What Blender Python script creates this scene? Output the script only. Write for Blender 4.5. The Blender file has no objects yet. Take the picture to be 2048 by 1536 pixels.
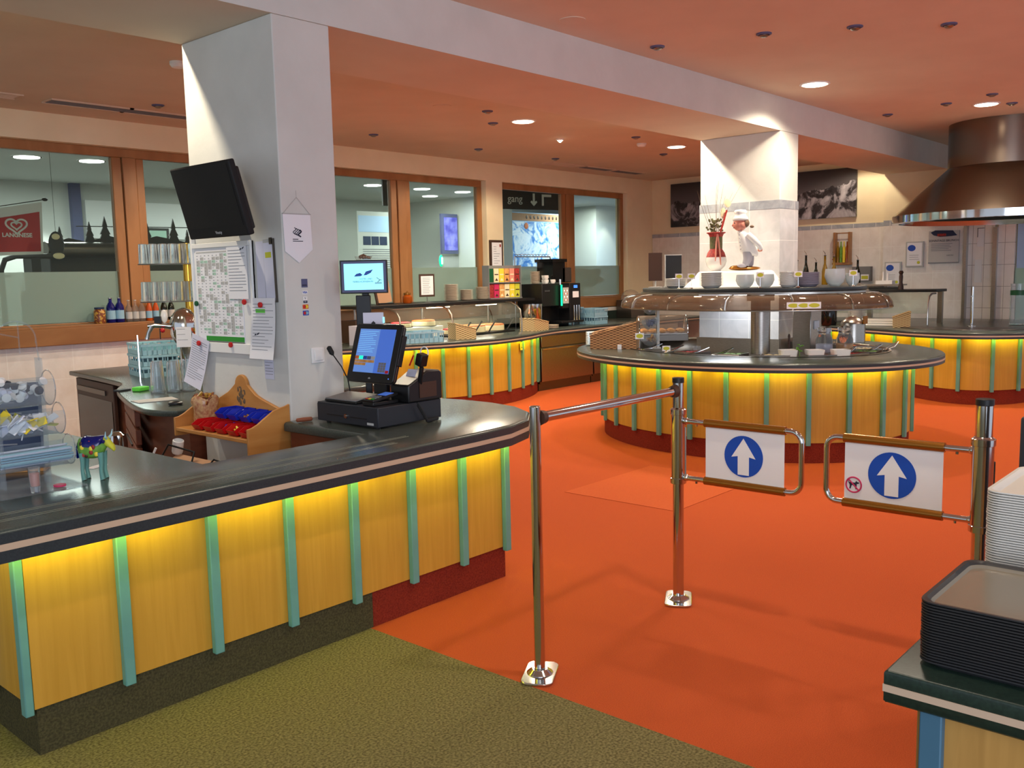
import bpy, math, random
from math import sin, cos, pi, radians, hypot, atan2, sqrt
from mathutils import Vector, Matrix
random.seed(7)
SC = bpy.context.scene
COL = SC.collection
# ---------------------------------------------------------------- camera, sky, exposure
cd = bpy.data.cameras.new('camera'); cam = bpy.data.objects.new('camera', cd); COL.objects.link(cam)
cd.sensor_width = 36; cd.lens = 1841.3 / 2048 * 36; cd.clip_start = .05
_r = Vector((.661, -.750, -.0222)).normalized(); _f = Vector((.7431, .6589, -.1168)).normalized()
_u = _r.cross(_f).normalized(); _r = _f.cross(_u)
cam.matrix_world = Matrix(((_r.x, _u.x, -_f.x, 0), (_r.y, _u.y, -_f.y, 0), (_r.z, _u.z, -_f.z, 1.6), (0, 0, 0, 1)))
SC.camera = cam
vs = SC.view_settings; vs.view_transform = 'Standard'; vs.look = 'None'; vs.gamma = 1; vs.use_curve_mapping = False
vs.exposure = 0.0
wd = bpy.data.worlds.new('world'); SC.world = wd; wd.use_nodes = True
bg = wd.node_tree.nodes['Background']; bg.inputs[0].default_value = (.78, .86, 1, 1); bg.inputs[1].default_value = .8

def light(name, kind, loc, power, color, size=.1, spot=100, blend=.3, rot=(0, 0, 0), parent=None, sx=None):
    l = bpy.data.lights.new(name, kind); l.energy = power; l.color = color
    if kind == 'SPOT': l.spot_size = radians(spot); l.spot_blend = blend; l.shadow_soft_size = size
    elif kind == 'AREA':
        l.size = size
        if sx: l.shape = 'RECTANGLE'; l.size_y = sx
        else: l.shape = 'DISK'
    else: l.shadow_soft_size = size
    o = bpy.data.objects.new(name, l); COL.objects.link(o); o.location = loc; o.rotation_euler = rot
    if parent: o.parent = parent
    return o
WARM = (1, .86, .66); WHITE = (1, .94, .84); COOL = (.75, .85, 1)
# assumed daylight: area light added behind the viewer, no window built there
light('window_daylight', 'AREA', (-2.2, -3.4, 1.9), 270, (.74, .83, 1), 5.5, rot=(radians(78), 0, radians(-40)), sx=2.4)

# ---------------------------------------------------------------- materials
def lin(c):
    o = []
    for v in c:
        v = v / 255
        o.append(v / 12.92 if v <= .04045 else ((v + .055) / 1.055) ** 2.4)
    return (*o, 1)
MATS = {}
def mat(name, c, rough=.6, metal=0, c2=None, scale=20, detail=4, bump=0, bscale=None, emit=0, ecol=None, trans=0, alpha=1,
        stretch=None, ior=1.45, spec=None, lo=.35, hi=.65, coat=0, kind='noise', aniso=0):
    m = bpy.data.materials.new(name); m.use_nodes = True; nt = m.node_tree; b = nt.nodes['Principled BSDF']; N = nt.nodes.new; L = nt.links.new
    b.inputs['Base Color'].default_value = lin(c); b.inputs['Roughness'].default_value = rough; b.inputs['Metallic'].default_value = metal
    b.inputs['IOR'].default_value = ior
    if spec is not None: b.inputs['Specular IOR Level'].default_value = spec
    if trans: b.inputs['Transmission Weight'].default_value = trans
    if alpha < 1: b.inputs['Alpha'].default_value = alpha
    if coat: b.inputs['Coat Weight'].default_value = coat; b.inputs['Coat Roughness'].default_value = .12
    if emit: b.inputs['Emission Color'].default_value = lin(ecol or c); b.inputs['Emission Strength'].default_value = emit
    if c2 or bump:
        tc = N('ShaderNodeTexCoord'); mp = N('ShaderNodeMapping'); L(tc.outputs['Object'], mp.inputs[0])
        if stretch: mp.inputs['Scale'].default_value = stretch
    if c2:
        if kind == 'noise':
            tx = N('ShaderNodeTexNoise'); tx.inputs['Scale'].default_value = scale; tx.inputs['Detail'].default_value = detail; out = tx.outputs['Fac']
        elif kind == 'wood':
            tx = N('ShaderNodeTexNoise'); tx.inputs['Scale'].default_value = scale; tx.inputs['Detail'].default_value = detail; tx.inputs['Distortion'].default_value = .6; out = tx.outputs['Fac']
        elif kind == 'wave':
            tx = N('ShaderNodeTexWave'); tx.inputs['Scale'].default_value = scale; tx.inputs['Distortion'].default_value = 2; out = tx.outputs['Fac']
        L(mp.outputs[0], tx.inputs[0])
        rp = N('ShaderNodeValToRGB'); rp.color_ramp.elements[0].position = lo; rp.color_ramp.elements[1].position = hi
        rp.color_ramp.elements[0].color = lin(c); rp.color_ramp.elements[1].color = lin(c2)
        L(out, rp.inputs[0]); L(rp.outputs[0], b.inputs['Base Color'])
    if bump:
        t2 = N('ShaderNodeTexNoise'); t2.inputs['Scale'].default_value = bscale or scale; t2.inputs['Detail'].default_value = 3
        L(mp.outputs[0], t2.inputs[0]); bp = N('ShaderNodeBump'); bp.inputs['Strength'].default_value = bump; bp.inputs['Distance'].default_value = .01
        L(t2.outputs['Fac'], bp.inputs['Height']); L(bp.outputs[0], b.inputs['Normal'])
    MATS[name] = m
    return m
mat('plaster', (208, 208, 202), .75, c2=(216, 216, 210), scale=3, bump=.25, bscale=14)
mat('cream', (240, 226, 190), .8, c2=(234, 219, 182), scale=3, bump=.12, bscale=12)
mat('ceil_main', (224, 206, 184), .85, c2=(219, 200, 178), scale=2, bump=.04, bscale=60)
mat('ceil_back', (218, 198, 174), .85, c2=(212, 192, 168), scale=2, bump=.04, bscale=60)
mat('carpet_orange', (180, 80, 44), .95, c2=(200, 92, 52), scale=260, bump=.5, bscale=700, spec=.1)
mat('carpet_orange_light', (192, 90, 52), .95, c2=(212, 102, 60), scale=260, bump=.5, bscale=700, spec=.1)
mat('carpet_olive', (92, 84, 56), .95, c2=(140, 130, 90), scale=110, bump=.5, bscale=600, spec=.1)
mat('plinth_olive', (62, 58, 40), .95, c2=(84, 78, 52), scale=120, bump=.5, bscale=300, spec=.1)
mat('plinth_red', (112, 38, 26), .95, c2=(136, 50, 34), scale=120, bump=.5, bscale=300, spec=.1)
mat('panel_wood', (182, 133, 42), .5, c2=(194, 144, 52), scale=6, stretch=(7, 7, .35), kind='wood', detail=5, lo=.3, hi=.7)
mat('panel_wood_dull', (168, 124, 62), .5, c2=(184, 138, 72), scale=5, stretch=(6, 6, .5), kind='wood', detail=6)
mat('batten', (100, 152, 142), .5, c2=(94, 144, 136), scale=9)
mat('batten_blue', (62, 100, 122), .5)
mat('slate_top', (64, 72, 68), .24, c2=(76, 84, 78), scale=180, spec=.5)
mat('slate_edge', (38, 44, 48), .4, c2=(46, 52, 56), scale=150)
mat('edge_stripe', (188, 162, 138), .5)
mat('green_top', (26, 40, 34), .35, c2=(34, 50, 42), scale=160)
mat('inlay', (132, 134, 116), .4)
mat('steel', (172, 166, 158), .28, 1, c2=(150, 144, 136), scale=30, stretch=(1, 1, 30))
mat('steel_dark', (110, 104, 98), .35, 1)
mat('steel_hood', (132, 120, 108), .24, 1)
mat('chrome', (205, 205, 205), .09, 1)
mat('brass_tube', (210, 160, 60), .18, 1)
mat('gold_clip', (150, 98, 34), .22, .6)
mat('black', (16, 16, 18), .4)
mat('black_matte', (20, 20, 21), .7)
mat('black_gloss', (12, 12, 14), .12)
mat('dark_blue_grey', (36, 39, 46), .5)
mat('violet_ware', (176, 164, 180), .3); mat('grey', (120, 120, 120), .6)
mat('grey_light', (186, 186, 184), .6)
mat('white', (236, 236, 234), .5)
mat('paper', (236, 236, 240), .8)
mat('paper_blue', (214, 214, 230), .8)
mat('porcelain', (236, 234, 228), .15, spec=.6)
mat('porcelain_warm', (206, 190, 168), .3)
mat('pine', (168, 118, 72), .45, c2=(146, 98, 56), scale=4, stretch=(1, 1, .25), kind='wood', detail=5)
mat('pine_h', (160, 112, 68), .45, c2=(138, 92, 52), scale=4, stretch=(.25, 1, 1), kind='wood', detail=5)
mat('shelf_wood', (198, 140, 74), .5, c2=(184, 122, 58), scale=5, stretch=(1, .3, 3), kind='wood')
mat('cabinet_wood', (134, 74, 48), .5, c2=(118, 62, 40), scale=6, stretch=(1, 1, 4), kind='wood')
mat('brown_dark', (64, 40, 28), .5)
mat('twig', (104, 84, 62), .8); mat('twig_red', (156, 34, 26), .7)
mat('leaf', (80, 92, 48), .7, c2=(112, 96, 70), scale=40)
mat('crate_blue', (142, 184, 206), .5); mat('crate_cyan', (164, 208, 218), .5)
mat('red', (196, 26, 30), .35); mat('red_bin', (205, 24, 26), .35, c2=(190, 18, 22), scale=5); mat('blue_bin', (28, 46, 176), .35)
mat('green', (44, 148, 48), .5); mat('green_dark', (12, 84, 48), .4); mat('green_bright', (96, 214, 66), .5)
mat('yellow', (234, 208, 60), .5); mat('yellow_tag', (196, 196, 52), .6); mat('orange', (226, 112, 40), .5)
mat('sign_blue', (20, 76, 178), .4); mat('navy', (20, 42, 78), .5); mat('ink', (40, 42, 60), .7); mat('ink_grey', (132, 134, 140), .8)
mat('sign_pink', (196, 40, 90), .5)
mat('glass', (255, 255, 255), .02, trans=1, ior=1.3); mat('glass_thick', (235, 246, 240), .03, trans=1, ior=1.45)
mat('bottle_blue', (20, 26, 130), .1, trans=.5); mat('bottle_orange', (216, 92, 22), .15, trans=.3); mat('bottle_dark', (22, 26, 14), .1)
mat('oil', (190, 150, 40), .1, trans=.6); mat('amber', (190, 90, 20), .12, trans=.4)
mat('food_red', (176, 50, 44), .6, c2=(120, 30, 30), scale=60); mat('food_orange', (232, 130, 60), .6, c2=(206, 96, 40), scale=60)
mat('food_cream', (236, 222, 180), .6); mat('bread', (224, 170, 100), .7, c2=(200, 138, 70), scale=30); mat('salad', (86, 136, 44), .6, c2=(120, 168, 70), scale=40)
mat('cardboard', (190, 146, 112), .8); mat('cloth_white', (240, 238, 236), .85)
mat('skin_clay', (214, 140, 120), .5); mat('hair_clay', (120, 92, 70), .6); mat('grey_clay', (150, 148, 158), .5)
mat('slate_blue', (88, 92, 128), .5); mat('pale_green', (170, 206, 186), .5)
mat('tray_grey', (214, 210, 202), .4); mat('tray_grey_side', (190, 196, 210), .5)
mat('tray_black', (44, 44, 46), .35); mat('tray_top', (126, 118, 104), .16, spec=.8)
mat('candy', (196, 150, 60), .3, c2=(120, 60, 34), scale=45, lo=.45, hi=.5); mat('candy_wrap', (170, 110, 80), .25, c2=(206, 170, 120), scale=50)
mat('hall_wall', (204, 206, 200), .8); mat('hall_ceil', (190, 192, 186), .8); mat('hall_floor', (96, 94, 90), .4); mat('hall_dark', (44, 42, 40), .6)
mat('hall_blue', (176, 206, 238), .7)
mat('lamp_glow', (255, 250, 240), .5, emit=9, ecol=(255, 236, 206)); mat('lamp_glow_hall', (255, 255, 250), .5, emit=9)
mat('bulb_glow', (255, 250, 240), .5, emit=40, ecol=(255, 230, 190))
mat('tube_glow', (255, 240, 120), .5, emit=44, ecol=(246, 255, 60)); mat('tube_white', (230, 240, 255), .5, emit=3)
mat('screen_cyan', (150, 236, 250), .4, emit=1.0, ecol=(140, 226, 246)); mat('screen_blue', (60, 100, 200), .4, emit=.55, ecol=(72, 110, 190))
mat('screen_blue2', (90, 130, 210), .4, emit=.5, ecol=(104, 146, 210)); mat('screen_purple', (40, 36, 120), .4, emit=.8, ecol=(78, 76, 216), c2=(150, 150, 220), scale=5)
mat('led_green', (20, 220, 140), .4, emit=2.2, ecol=(10, 220, 140)); mat('led_white', (240, 250, 230), .4, emit=1.2); mat('led_blue', (60, 120, 230), .4, emit=1.5)
def glassmix(name, tint, fac, rough=.05, diff=(200, 206, 206), edge=0):
    m = bpy.data.materials.new(name); m.use_nodes = True; nt = m.node_tree; N = nt.nodes.new; L = nt.links.new
    b = nt.nodes['Principled BSDF']; b.inputs['Base Color'].default_value = lin(diff); b.inputs['Roughness'].default_value = rough
    t = N('ShaderNodeBsdfTransparent'); t.inputs[0].default_value = lin(tint); mx = N('ShaderNodeMixShader'); mx.inputs[0].default_value = fac
    if edge:
        lw = N('ShaderNodeLayerWeight'); lw.inputs[0].default_value = .35; mr = N('ShaderNodeMapRange'); mr.inputs[3].default_value = fac; mr.inputs[4].default_value = min(1, fac + edge)
        L(lw.outputs['Facing'], mr.inputs[0]); L(mr.outputs[0], mx.inputs[0])
    L(t.outputs[0], mx.inputs[1]); L(b.outputs[0], mx.inputs[2]); L(mx.outputs[0], nt.nodes['Material Output'].inputs[0]); MATS[name] = m
glassmix('pane', (240, 246, 242), .10, .02, (90, 100, 98)); glassmix('frosted', (224, 232, 230), .62, .5, (226, 234, 232))
glassmix('guard_glass', (246, 250, 246), .10, .02, (180, 184, 176)); glassmix('acrylic', (244, 248, 250), .07, .05, (200, 205, 210), .3)
mat('tumbler', (240, 246, 250), .04, trans=.93, ior=1.3); glassmix('dome', (250, 246, 242), .14, .05, (200, 190, 180), .4); glassmix('cup_frost', (226, 230, 232), .5, .2, (222, 228, 230))
glassmix('canopy', (226, 214, 200), .45, .06, (120, 98, 82))  # brown of the reflected surroundings put into the glass colour

def nodes_mat(name, build, rough=.6, emit=0, bump=0):
    m = bpy.data.materials.new(name); m.use_nodes = True; nt = m.node_tree; b = nt.nodes['Principled BSDF']; b.inputs['Roughness'].default_value = rough
    tc = nt.nodes.new('ShaderNodeTexCoord'); col = build(nt, tc.outputs['Object'])
    nt.links.new(col, b.inputs['Base Color'])
    if emit: nt.links.new(col, b.inputs['Emission Color']); b.inputs['Emission Strength'].default_value = emit
    MATS[name] = m
def mathn(nt, op, a, b=None):
    n = nt.nodes.new('ShaderNodeMath'); n.operation = op
    for i, v in enumerate((a, b)):
        if v is None: continue
        if isinstance(v, (int, float)): n.inputs[i].default_value = v
        else: nt.links.new(v, n.inputs[i])
    return n.outputs[0]
def ramp(nt, f, cols, pos):
    r = nt.nodes.new('ShaderNodeValToRGB'); e = r.color_ramp.elements
    while len(e) < len(cols): e.new(.5)
    for k, (c, p) in enumerate(zip(cols, pos)): e[k].position = p; e[k].color = lin(c)
    nt.links.new(f, r.inputs[0]); return r.outputs[0]
def noise(nt, v, s, d=8, r=.5, dist=0):
    n = nt.nodes.new('ShaderNodeTexNoise'); n.inputs['Scale'].default_value = s; n.inputs['Detail'].default_value = d; n.inputs['Roughness'].default_value = r
    n.inputs['Distortion'].default_value = dist; nt.links.new(v, n.inputs[0]); return n.outputs['Fac']
def sepz(nt, v):
    s = nt.nodes.new('ShaderNodeSeparateXYZ'); nt.links.new(v, s.inputs[0]); return s.outputs
def mixc(nt, f, a, b):
    m = nt.nodes.new('ShaderNodeMix'); m.data_type = 'RGBA'
    nt.links.new(f, m.inputs[0]); nt.links.new(a, m.inputs[6]); nt.links.new(b, m.inputs[7]); return m.outputs[2]
def b_mount(nt, v):
    o = sepz(nt, v); n1 = noise(nt, v, 2.2, 8, .6)
    hgt = mathn(nt, 'SUBTRACT', mathn(nt, 'ADD', mathn(nt, 'MULTIPLY', n1, .75), -.30), o[2])     # ridge - z
    f = mathn(nt, 'GREATER_THAN', hgt, 0.0)
    rock = ramp(nt, noise(nt, v, 2.6, 10, .62, 1.4), [(22, 20, 22), (52, 48, 52), (150, 146, 152), (190, 186, 192)], [.40, .5, .56, .68])
    sky = ramp(nt, mathn(nt, 'ADD', o[2], .5), [(108, 104, 108), (44, 40, 42)], [.35, .85])
    return mixc(nt, f, sky, rock)
nodes_mat('photo_mountain', b_mount, .5)
def b_weave(c1, c2, s=95):
    def f(nt, v):
        o = sepz(nt, v); u = mathn(nt, 'ADD', o[0], o[1])
        a = mathn(nt, 'SINE', mathn(nt, 'MULTIPLY', u, s)); b = mathn(nt, 'SINE', mathn(nt, 'MULTIPLY', o[2], s * 2.6))
        return ramp(nt, mathn(nt, 'ADD', mathn(nt, 'MULTIPLY', mathn(nt, 'MULTIPLY', a, b), .4), .5), [c1, c2], [.2, .75])
    return f
nodes_mat('wicker', b_weave((96, 62, 36), (196, 148, 100)), .8); nodes_mat('wicker_pale', b_weave((120, 92, 56), (216, 188, 136)), .8)
def b_map(nt, v):
    a = noise(nt, v, 2.6, 9, .65, 1.6)
    return ramp(nt, a, [(28, 92, 180), (70, 140, 214), (206, 226, 244), (240, 246, 252), (120, 176, 226)], [.34, .43, .5, .58, .7])
nodes_mat('piste_map', b_map, .4, emit=.12)  # printed map given a faint glow of its own
def tiles(name, w, hgt, c1, c2, grout, mortar=.004, off=0, rough=.2):
    def b_(nt, v):
        o = sepz(nt, v)
        u = mathn(nt, 'ADD', o[0], o[1])
        def line(x, s): return mathn(nt, 'LESS_THAN', mathn(nt, 'FRACT', mathn(nt, 'DIVIDE', mathn(nt, 'ADD', x, 50.0), s)), mortar / s)
        g = mathn(nt, 'MAXIMUM', line(u, w), line(mathn(nt, 'ADD', o[2], off), hgt))
        base = ramp(nt, noise(nt, v, 6, 6, .6, .6), [c1, c2], [.35, .65])
        rgb = nt.nodes.new('ShaderNodeRGB'); rgb.outputs[0].default_value = lin(grout)
        return mixc(nt, g, base, rgb.outputs[0])
    nodes_mat(name, b_, rough)
tiles('tile_marble', .30, .40, (226, 220, 212), (236, 232, 226), (240, 238, 232), .007, off=.1)
tiles('tile_grey', .34, .40, (200, 202, 204), (216, 216, 218), (236, 236, 234), .007, off=.11)
tiles('tile_band', .34, .9, (150, 156, 166), (182, 186, 192), (226, 226, 224), .008)
tiles('tile_small', .15, .30, (240, 234, 224), (246, 240, 232), (170, 160, 150), .006)

# ---------------------------------------------------------------- mesh building
class M:
    def __init__(s): s.v = []; s.f = []; s.mi = []; s.T = Matrix(); s.m = 0
    def add(s, vs, fs, m=None):
        k = len(s.v); s.v += [s.T @ Vector(v) for v in vs]; s.f += [tuple(i + k for i in f) for f in fs]; s.mi += [s.m if m is None else m] * len(fs); return s
    def box(s, x0, x1, y0, y1, z0, z1, m=None):
        return s.add([(x0, y0, z0), (x1, y0, z0), (x1, y1, z0), (x0, y1, z0), (x0, y0, z1), (x1, y0, z1), (x1, y1, z1), (x0, y1, z1)],
                     [(0, 3, 2, 1), (4, 5, 6, 7), (0, 1, 5, 4), (1, 2, 6, 5), (2, 3, 7, 6), (3, 0, 4, 7)], m)
    def cbox(s, c, d, m=None): return s.box(c[0] - d[0] / 2, c[0] + d[0] / 2, c[1] - d[1] / 2, c[1] + d[1] / 2, c[2] - d[2] / 2, c[2] + d[2] / 2, m)
    def rings(s, rs, m=None, cap0=True, cap1=True, closed=False):
        n = len(rs[0]); vs = [p for r in rs for p in r]; fs = []
        R = len(rs)
        for i in range(R if closed else R - 1):
            j = (i + 1) % R
            for k in range(n): fs.append((i * n + k, i * n + (k + 1) % n, j * n + (k + 1) % n, j * n + k))
        if not closed:
            if cap0: fs.append(tuple(range(n))[::-1])
            if cap1: fs.append(tuple((R - 1) * n + k for k in range(n)))
        return s.add(vs, fs, m)
    def lathe(s, prof, c=(0, 0, 0), n=24, m=None, cap0=True, cap1=True):
        return s.rings([[(c[0] + r * cos(2 * pi * k / n), c[1] + r * sin(2 * pi * k / n), c[2] + z) for k in range(n)] for r, z in prof], m, cap0, cap1)
    def cyl(s, x, y, z0, z1, r, n=24, m=None, r2=None): return s.lathe([(r, z0), (r if r2 is None else r2, z1)], (x, y, 0), n, m)
    def tube(s, pts, r, n=10, m=None, closed=False):
        P = [Vector(p) for p in pts]; rs = []; up = Vector((0, 0, 1))
        for i, p in enumerate(P):
            if closed: t = P[(i + 1) % len(P)] - P[i - 1]
            else: t = P[min(i + 1, len(P) - 1)] - P[max(i - 1, 0)]
            t.normalize()
            if i == 0: a = up if abs(t.dot(up)) < .9 else Vector((1, 0, 0))
            a = (a - t * a.dot(t)); a.normalize(); b = t.cross(a); rr = r[i] if isinstance(r, (list, tuple)) else r
            rs.append([p + (a * cos(2 * pi * k / n) + b * sin(2 * pi * k / n)) * rr for k in range(n)])
        return s.rings(rs, m, closed=closed)
    def prism(s, poly, z0, z1, m=None):
        n = len(poly); vs = [(x, y, z0) for x, y in poly] + [(x, y, z1) for x, y in poly]
        return s.add(vs, [tuple(range(n))[::-1], tuple(range(n, 2 * n))] + [(k, (k + 1) % n, n + (k + 1) % n, n + k) for k in range(n)], m)
    def extr(s, poly, y0, y1, m=None):      # polygon in x,z pushed along y
        n = len(poly); vs = [(x, y0, z) for x, z in poly] + [(x, y1, z) for x, z in poly]
        return s.add(vs, [tuple(range(n)), tuple(range(n, 2 * n))[::-1]] + [((k + 1) % n, k, n + k, n + (k + 1) % n) for k in range(n)], m)
    def ball(s, c, r, n=12, k=8, m=None):
        if not isinstance(r, tuple): r = (r, r, r)
        prof = []
        rs = []
        for i in range(k + 1):
            a = -pi / 2 + pi * i / k; q = max(cos(a), .02)
            rs.append([(c[0] + r[0] * q * cos(2 * pi * j / n), c[1] + r[1] * q * sin(2 * pi * j / n), c[2] + r[2] * sin(a)) for j in range(n)])
        return s.rings(rs, m)
    def torus(s, c, R, r, axis='z', n=24, k=8, m=None, a0=0, a1=2 * pi):
        full = abs(a1 - a0 - 2 * pi) < 1e-6; pts = []
        for i in range(n + (0 if full else 1)):
            a = a0 + (a1 - a0) * i / n; u, w = R * cos(a), R * sin(a)
            pts.append({'z': (c[0] + u, c[1] + w, c[2]), 'y': (c[0] + u, c[1], c[2] + w), 'x': (c[0], c[1] + u, c[2] + w)}[axis])
        return s.tube(pts, r, k, m, closed=full)
    def quad(s, a, b, c, d, m=None): return s.add([a, b, c, d], [(0, 1, 2, 3)], m)
    def open_box(s, x0, x1, y0, y1, z0, z1, t, m=None):
        s.box(x0, x1, y0, y1, z0, z0 + t, m); s.box(x0, x0 + t, y0, y1, z0 + t, z1, m); s.box(x1 - t, x1, y0, y1, z0 + t, z1, m)
        s.box(x0 + t, x1 - t, y0, y0 + t, z0 + t, z1, m); return s.box(x0 + t, x1 - t, y1 - t, y1, z0 + t, z1, m)
def at(x=0, y=0, z=0, rz=0, rx=0, ry=0, s=1):
    return Matrix.Translation((x, y, z)) @ Matrix.Rotation(rz, 4, 'Z') @ Matrix.Rotation(rx, 4, 'X') @ Matrix.Rotation(ry, 4, 'Y') @ Matrix.Diagonal((s, s, s, 1))
def mesh(name, mb, ms, smooth=True, ang=35):
    me = bpy.data.meshes.new(name); me.from_pydata([tuple(v) for v in mb.v], [], mb.f)
    if isinstance(ms, str): ms = [ms]
    for k in ms: me.materials.append(MATS[k])
    if len(ms) > 1: me.polygons.foreach_set('material_index', mb.mi)
    import bmesh
    b = bmesh.new(); b.from_mesh(me); bmesh.ops.recalc_face_normals(b, faces=b.faces); b.to_mesh(me); b.free()
    if smooth: me.shade_smooth(); me.set_sharp_from_angle(angle=radians(ang))
    return me
def obj(name, mb, ms, parent=None, bev=0, loc=(0, 0, 0), rz=0, label=None, smooth=True, ang=35, seg=2):
    o = bpy.data.objects.new(name, mesh(name, mb, ms, smooth, ang)); COL.objects.link(o); o.parent = parent; o.location = loc; o.rotation_euler = (0, 0, rz)
    if bev:
        md = o.modifiers.new('bevel', 'BEVEL'); md.width = bev; md.segments = seg; md.limit_method = 'ANGLE'; md.angle_limit = radians(40)
    if label: o['label'] = label
    return o
def tag(o, label, cat, group=None, kind=None):
    o['label'] = label; o['category'] = cat
    if group: o['group'] = group
    if kind: o['kind'] = kind
    return o
def thing(name, label, cat, loc=(0, 0, 0), rz=0, group=None, rot=None):
    o = bpy.data.objects.new(name, None); COL.objects.link(o); o.empty_display_size = .05; o.location = loc; o.rotation_euler = rot or (0, 0, rz)
    return tag(o, label, cat, group)
def one(name, label, cat, mb, ms, loc=(0, 0, 0), rz=0, group=None, bev=0, kind=None, smooth=True, ang=35):
    return tag(obj(name, mb, ms, None, bev, loc, rz, smooth=smooth, ang=ang), label, cat, group, kind)
def struct(name, mb, ms, parent=None, bev=0, smooth=False, loc=(0, 0, 0)):
    o = obj(name, mb, ms, parent, bev, loc, smooth=smooth)
    if parent is None: o['kind'] = 'structure'
    return o
def dup(root, loc, rz=None, label=None, group=None):
    r = root.copy(); COL.objects.link(r); r.location = loc
    if rz is not None: r.rotation_euler = (0, 0, rz)
    if label: r['label'] = label
    if group: r['group'] = group
    for ch in list(root.children):
        c = ch.copy(); COL.objects.link(c); c.parent = r
        for g in list(ch.children):
            d = g.copy(); COL.objects.link(d); d.parent = c
    return r
def text(name, s, size, m, parent, loc=(0, 0, 0), rot=(pi / 2, 0, 0), ext=.0006, align='CENTER', sx=1, bold=0):
    cu = bpy.data.curves.new(name, 'FONT'); cu.body = s; cu.size = size; cu.extrude = ext; cu.align_x = align; cu.align_y = 'CENTER'; cu.offset = bold
    t = bpy.data.objects.new('tmp', cu); COL.objects.link(t); dg = bpy.context.evaluated_depsgraph_get()
    me = bpy.data.meshes.new_from_object(t.evaluated_get(dg)); bpy.data.objects.remove(t); me.materials.clear(); me.materials.append(MATS[m])
    o = bpy.data.objects.new(name, me); COL.objects.link(o); o.parent = parent; o.location = loc; o.rotation_euler = rot; o.scale = (sx, 1, 1)
    return o
def lines(mb, x0, x1, z0, z1, y, n, h=.0018, jag=.35, m=0):    # rows of print on a sheet
    for i in range(n):
        z = z1 - (z1 - z0) * (i + .5) / n; e = x1 - (x1 - x0) * random.random() * jag
        mb.box(x0, e, y - .0004, y, z - h / 2, z + h / 2, m)
# paths
def spline(P, per=8, closed=False):
    P = [Vector((p[0], p[1])) for p in P]; n = len(P); out = []
    for i in range(n if closed else n - 1):
        a, b, c, d = (P[(i - 1) % n], P[i], P[(i + 1) % n], P[(i + 2) % n]) if closed else (P[max(i - 1, 0)], P[i], P[i + 1], P[min(i + 2, n - 1)])
        for k in range(per):
            t = k / per; out.append(.5 * (2 * b + (c - a) * t + (2 * a - 5 * b + 4 * c - d) * t * t + (3 * b - a - 3 * c + d) * t ** 3))
    if not closed: out.append(P[-1])
    return [(p.x, p.y) for p in out]
def ell(cx, cy, a, b, ang, n=72, a0=0, a1=2 * pi):
    full = abs(a1 - a0 - 2 * pi) < 1e-6; N = n if full else n + 1
    return [(cx + a * cos(t) * cos(ang) - b * sin(t) * sin(ang), cy + a * cos(t) * sin(ang) + b * sin(t) * cos(ang)) for t in [a0 + (a1 - a0) * k / n for k in range(N)]]
def offset(poly, d, closed=True):
    n = len(poly); out = []
    A = sum(poly[i][0] * poly[(i + 1) % n][1] - poly[(i + 1) % n][0] * poly[i][1] for i in range(n)) if closed else 1
    sg = 1 if A > 0 else -1
    for i in range(n):
        p = Vector(poly[i])
        e = []
        if closed or i > 0: e.append((p - Vector(poly[i - 1])).normalized())
        if closed or i < n - 1: e.append((Vector(poly[(i + 1) % n]) - p).normalized())
        nr = [Vector((t.y, -t.x)) * sg for t in e]
        if len(nr) == 2:
            q = nr[0] + nr[1]; q = q / max(q.length_squared / 2, .4)
        else: q = nr[0]
        out.append((p.x + q.x * d, p.y + q.y * d))
    return out          # + = outward for a closed outline, to the right of an open path
def slab(mb, poly, z0, z1, m=0, rnd=.018, holes=None):
    lv = [(z0, -.004), (z0 + .004, 0), (z1 - rnd, 0), (z1 - rnd * .55, -rnd * .12), (z1 - rnd * .2, -rnd * .4), (z1, -rnd)]
    mb.rings([[(x, y, z) for x, y in offset(poly, d)] for z, d in lv], m)
def along(path, s):
    for i in range(len(path) - 1):
        a, b = Vector(path[i]), Vector(path[i + 1]); L = (b - a).length
        if s <= L or i == len(path) - 2: t = (b - a) / L; return a + t * s, t
        s -= L
def plen(path): return sum((Vector(path[i + 1]) - Vector(path[i])).length for i in range(len(path) - 1))
def sub(path, s0, s1, step=.05):
    cum = [0]
    for i in range(len(path) - 1): cum.append(cum[-1] + (Vector(path[i + 1]) - Vector(path[i])).length)
    ss = [s0] + [c for c in cum if s0 + 1e-4 < c < s1 - 1e-4] + [s1]
    return [tuple(along(path, s)[0]) for s in ss]
def ribbon(mb, path, t, z0, z1, m=0):        # wall of thickness t to the left of an open path
    q = offset(path, -t, False); mb.prism(list(path) + q[::-1], z0, z1, m)
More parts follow.
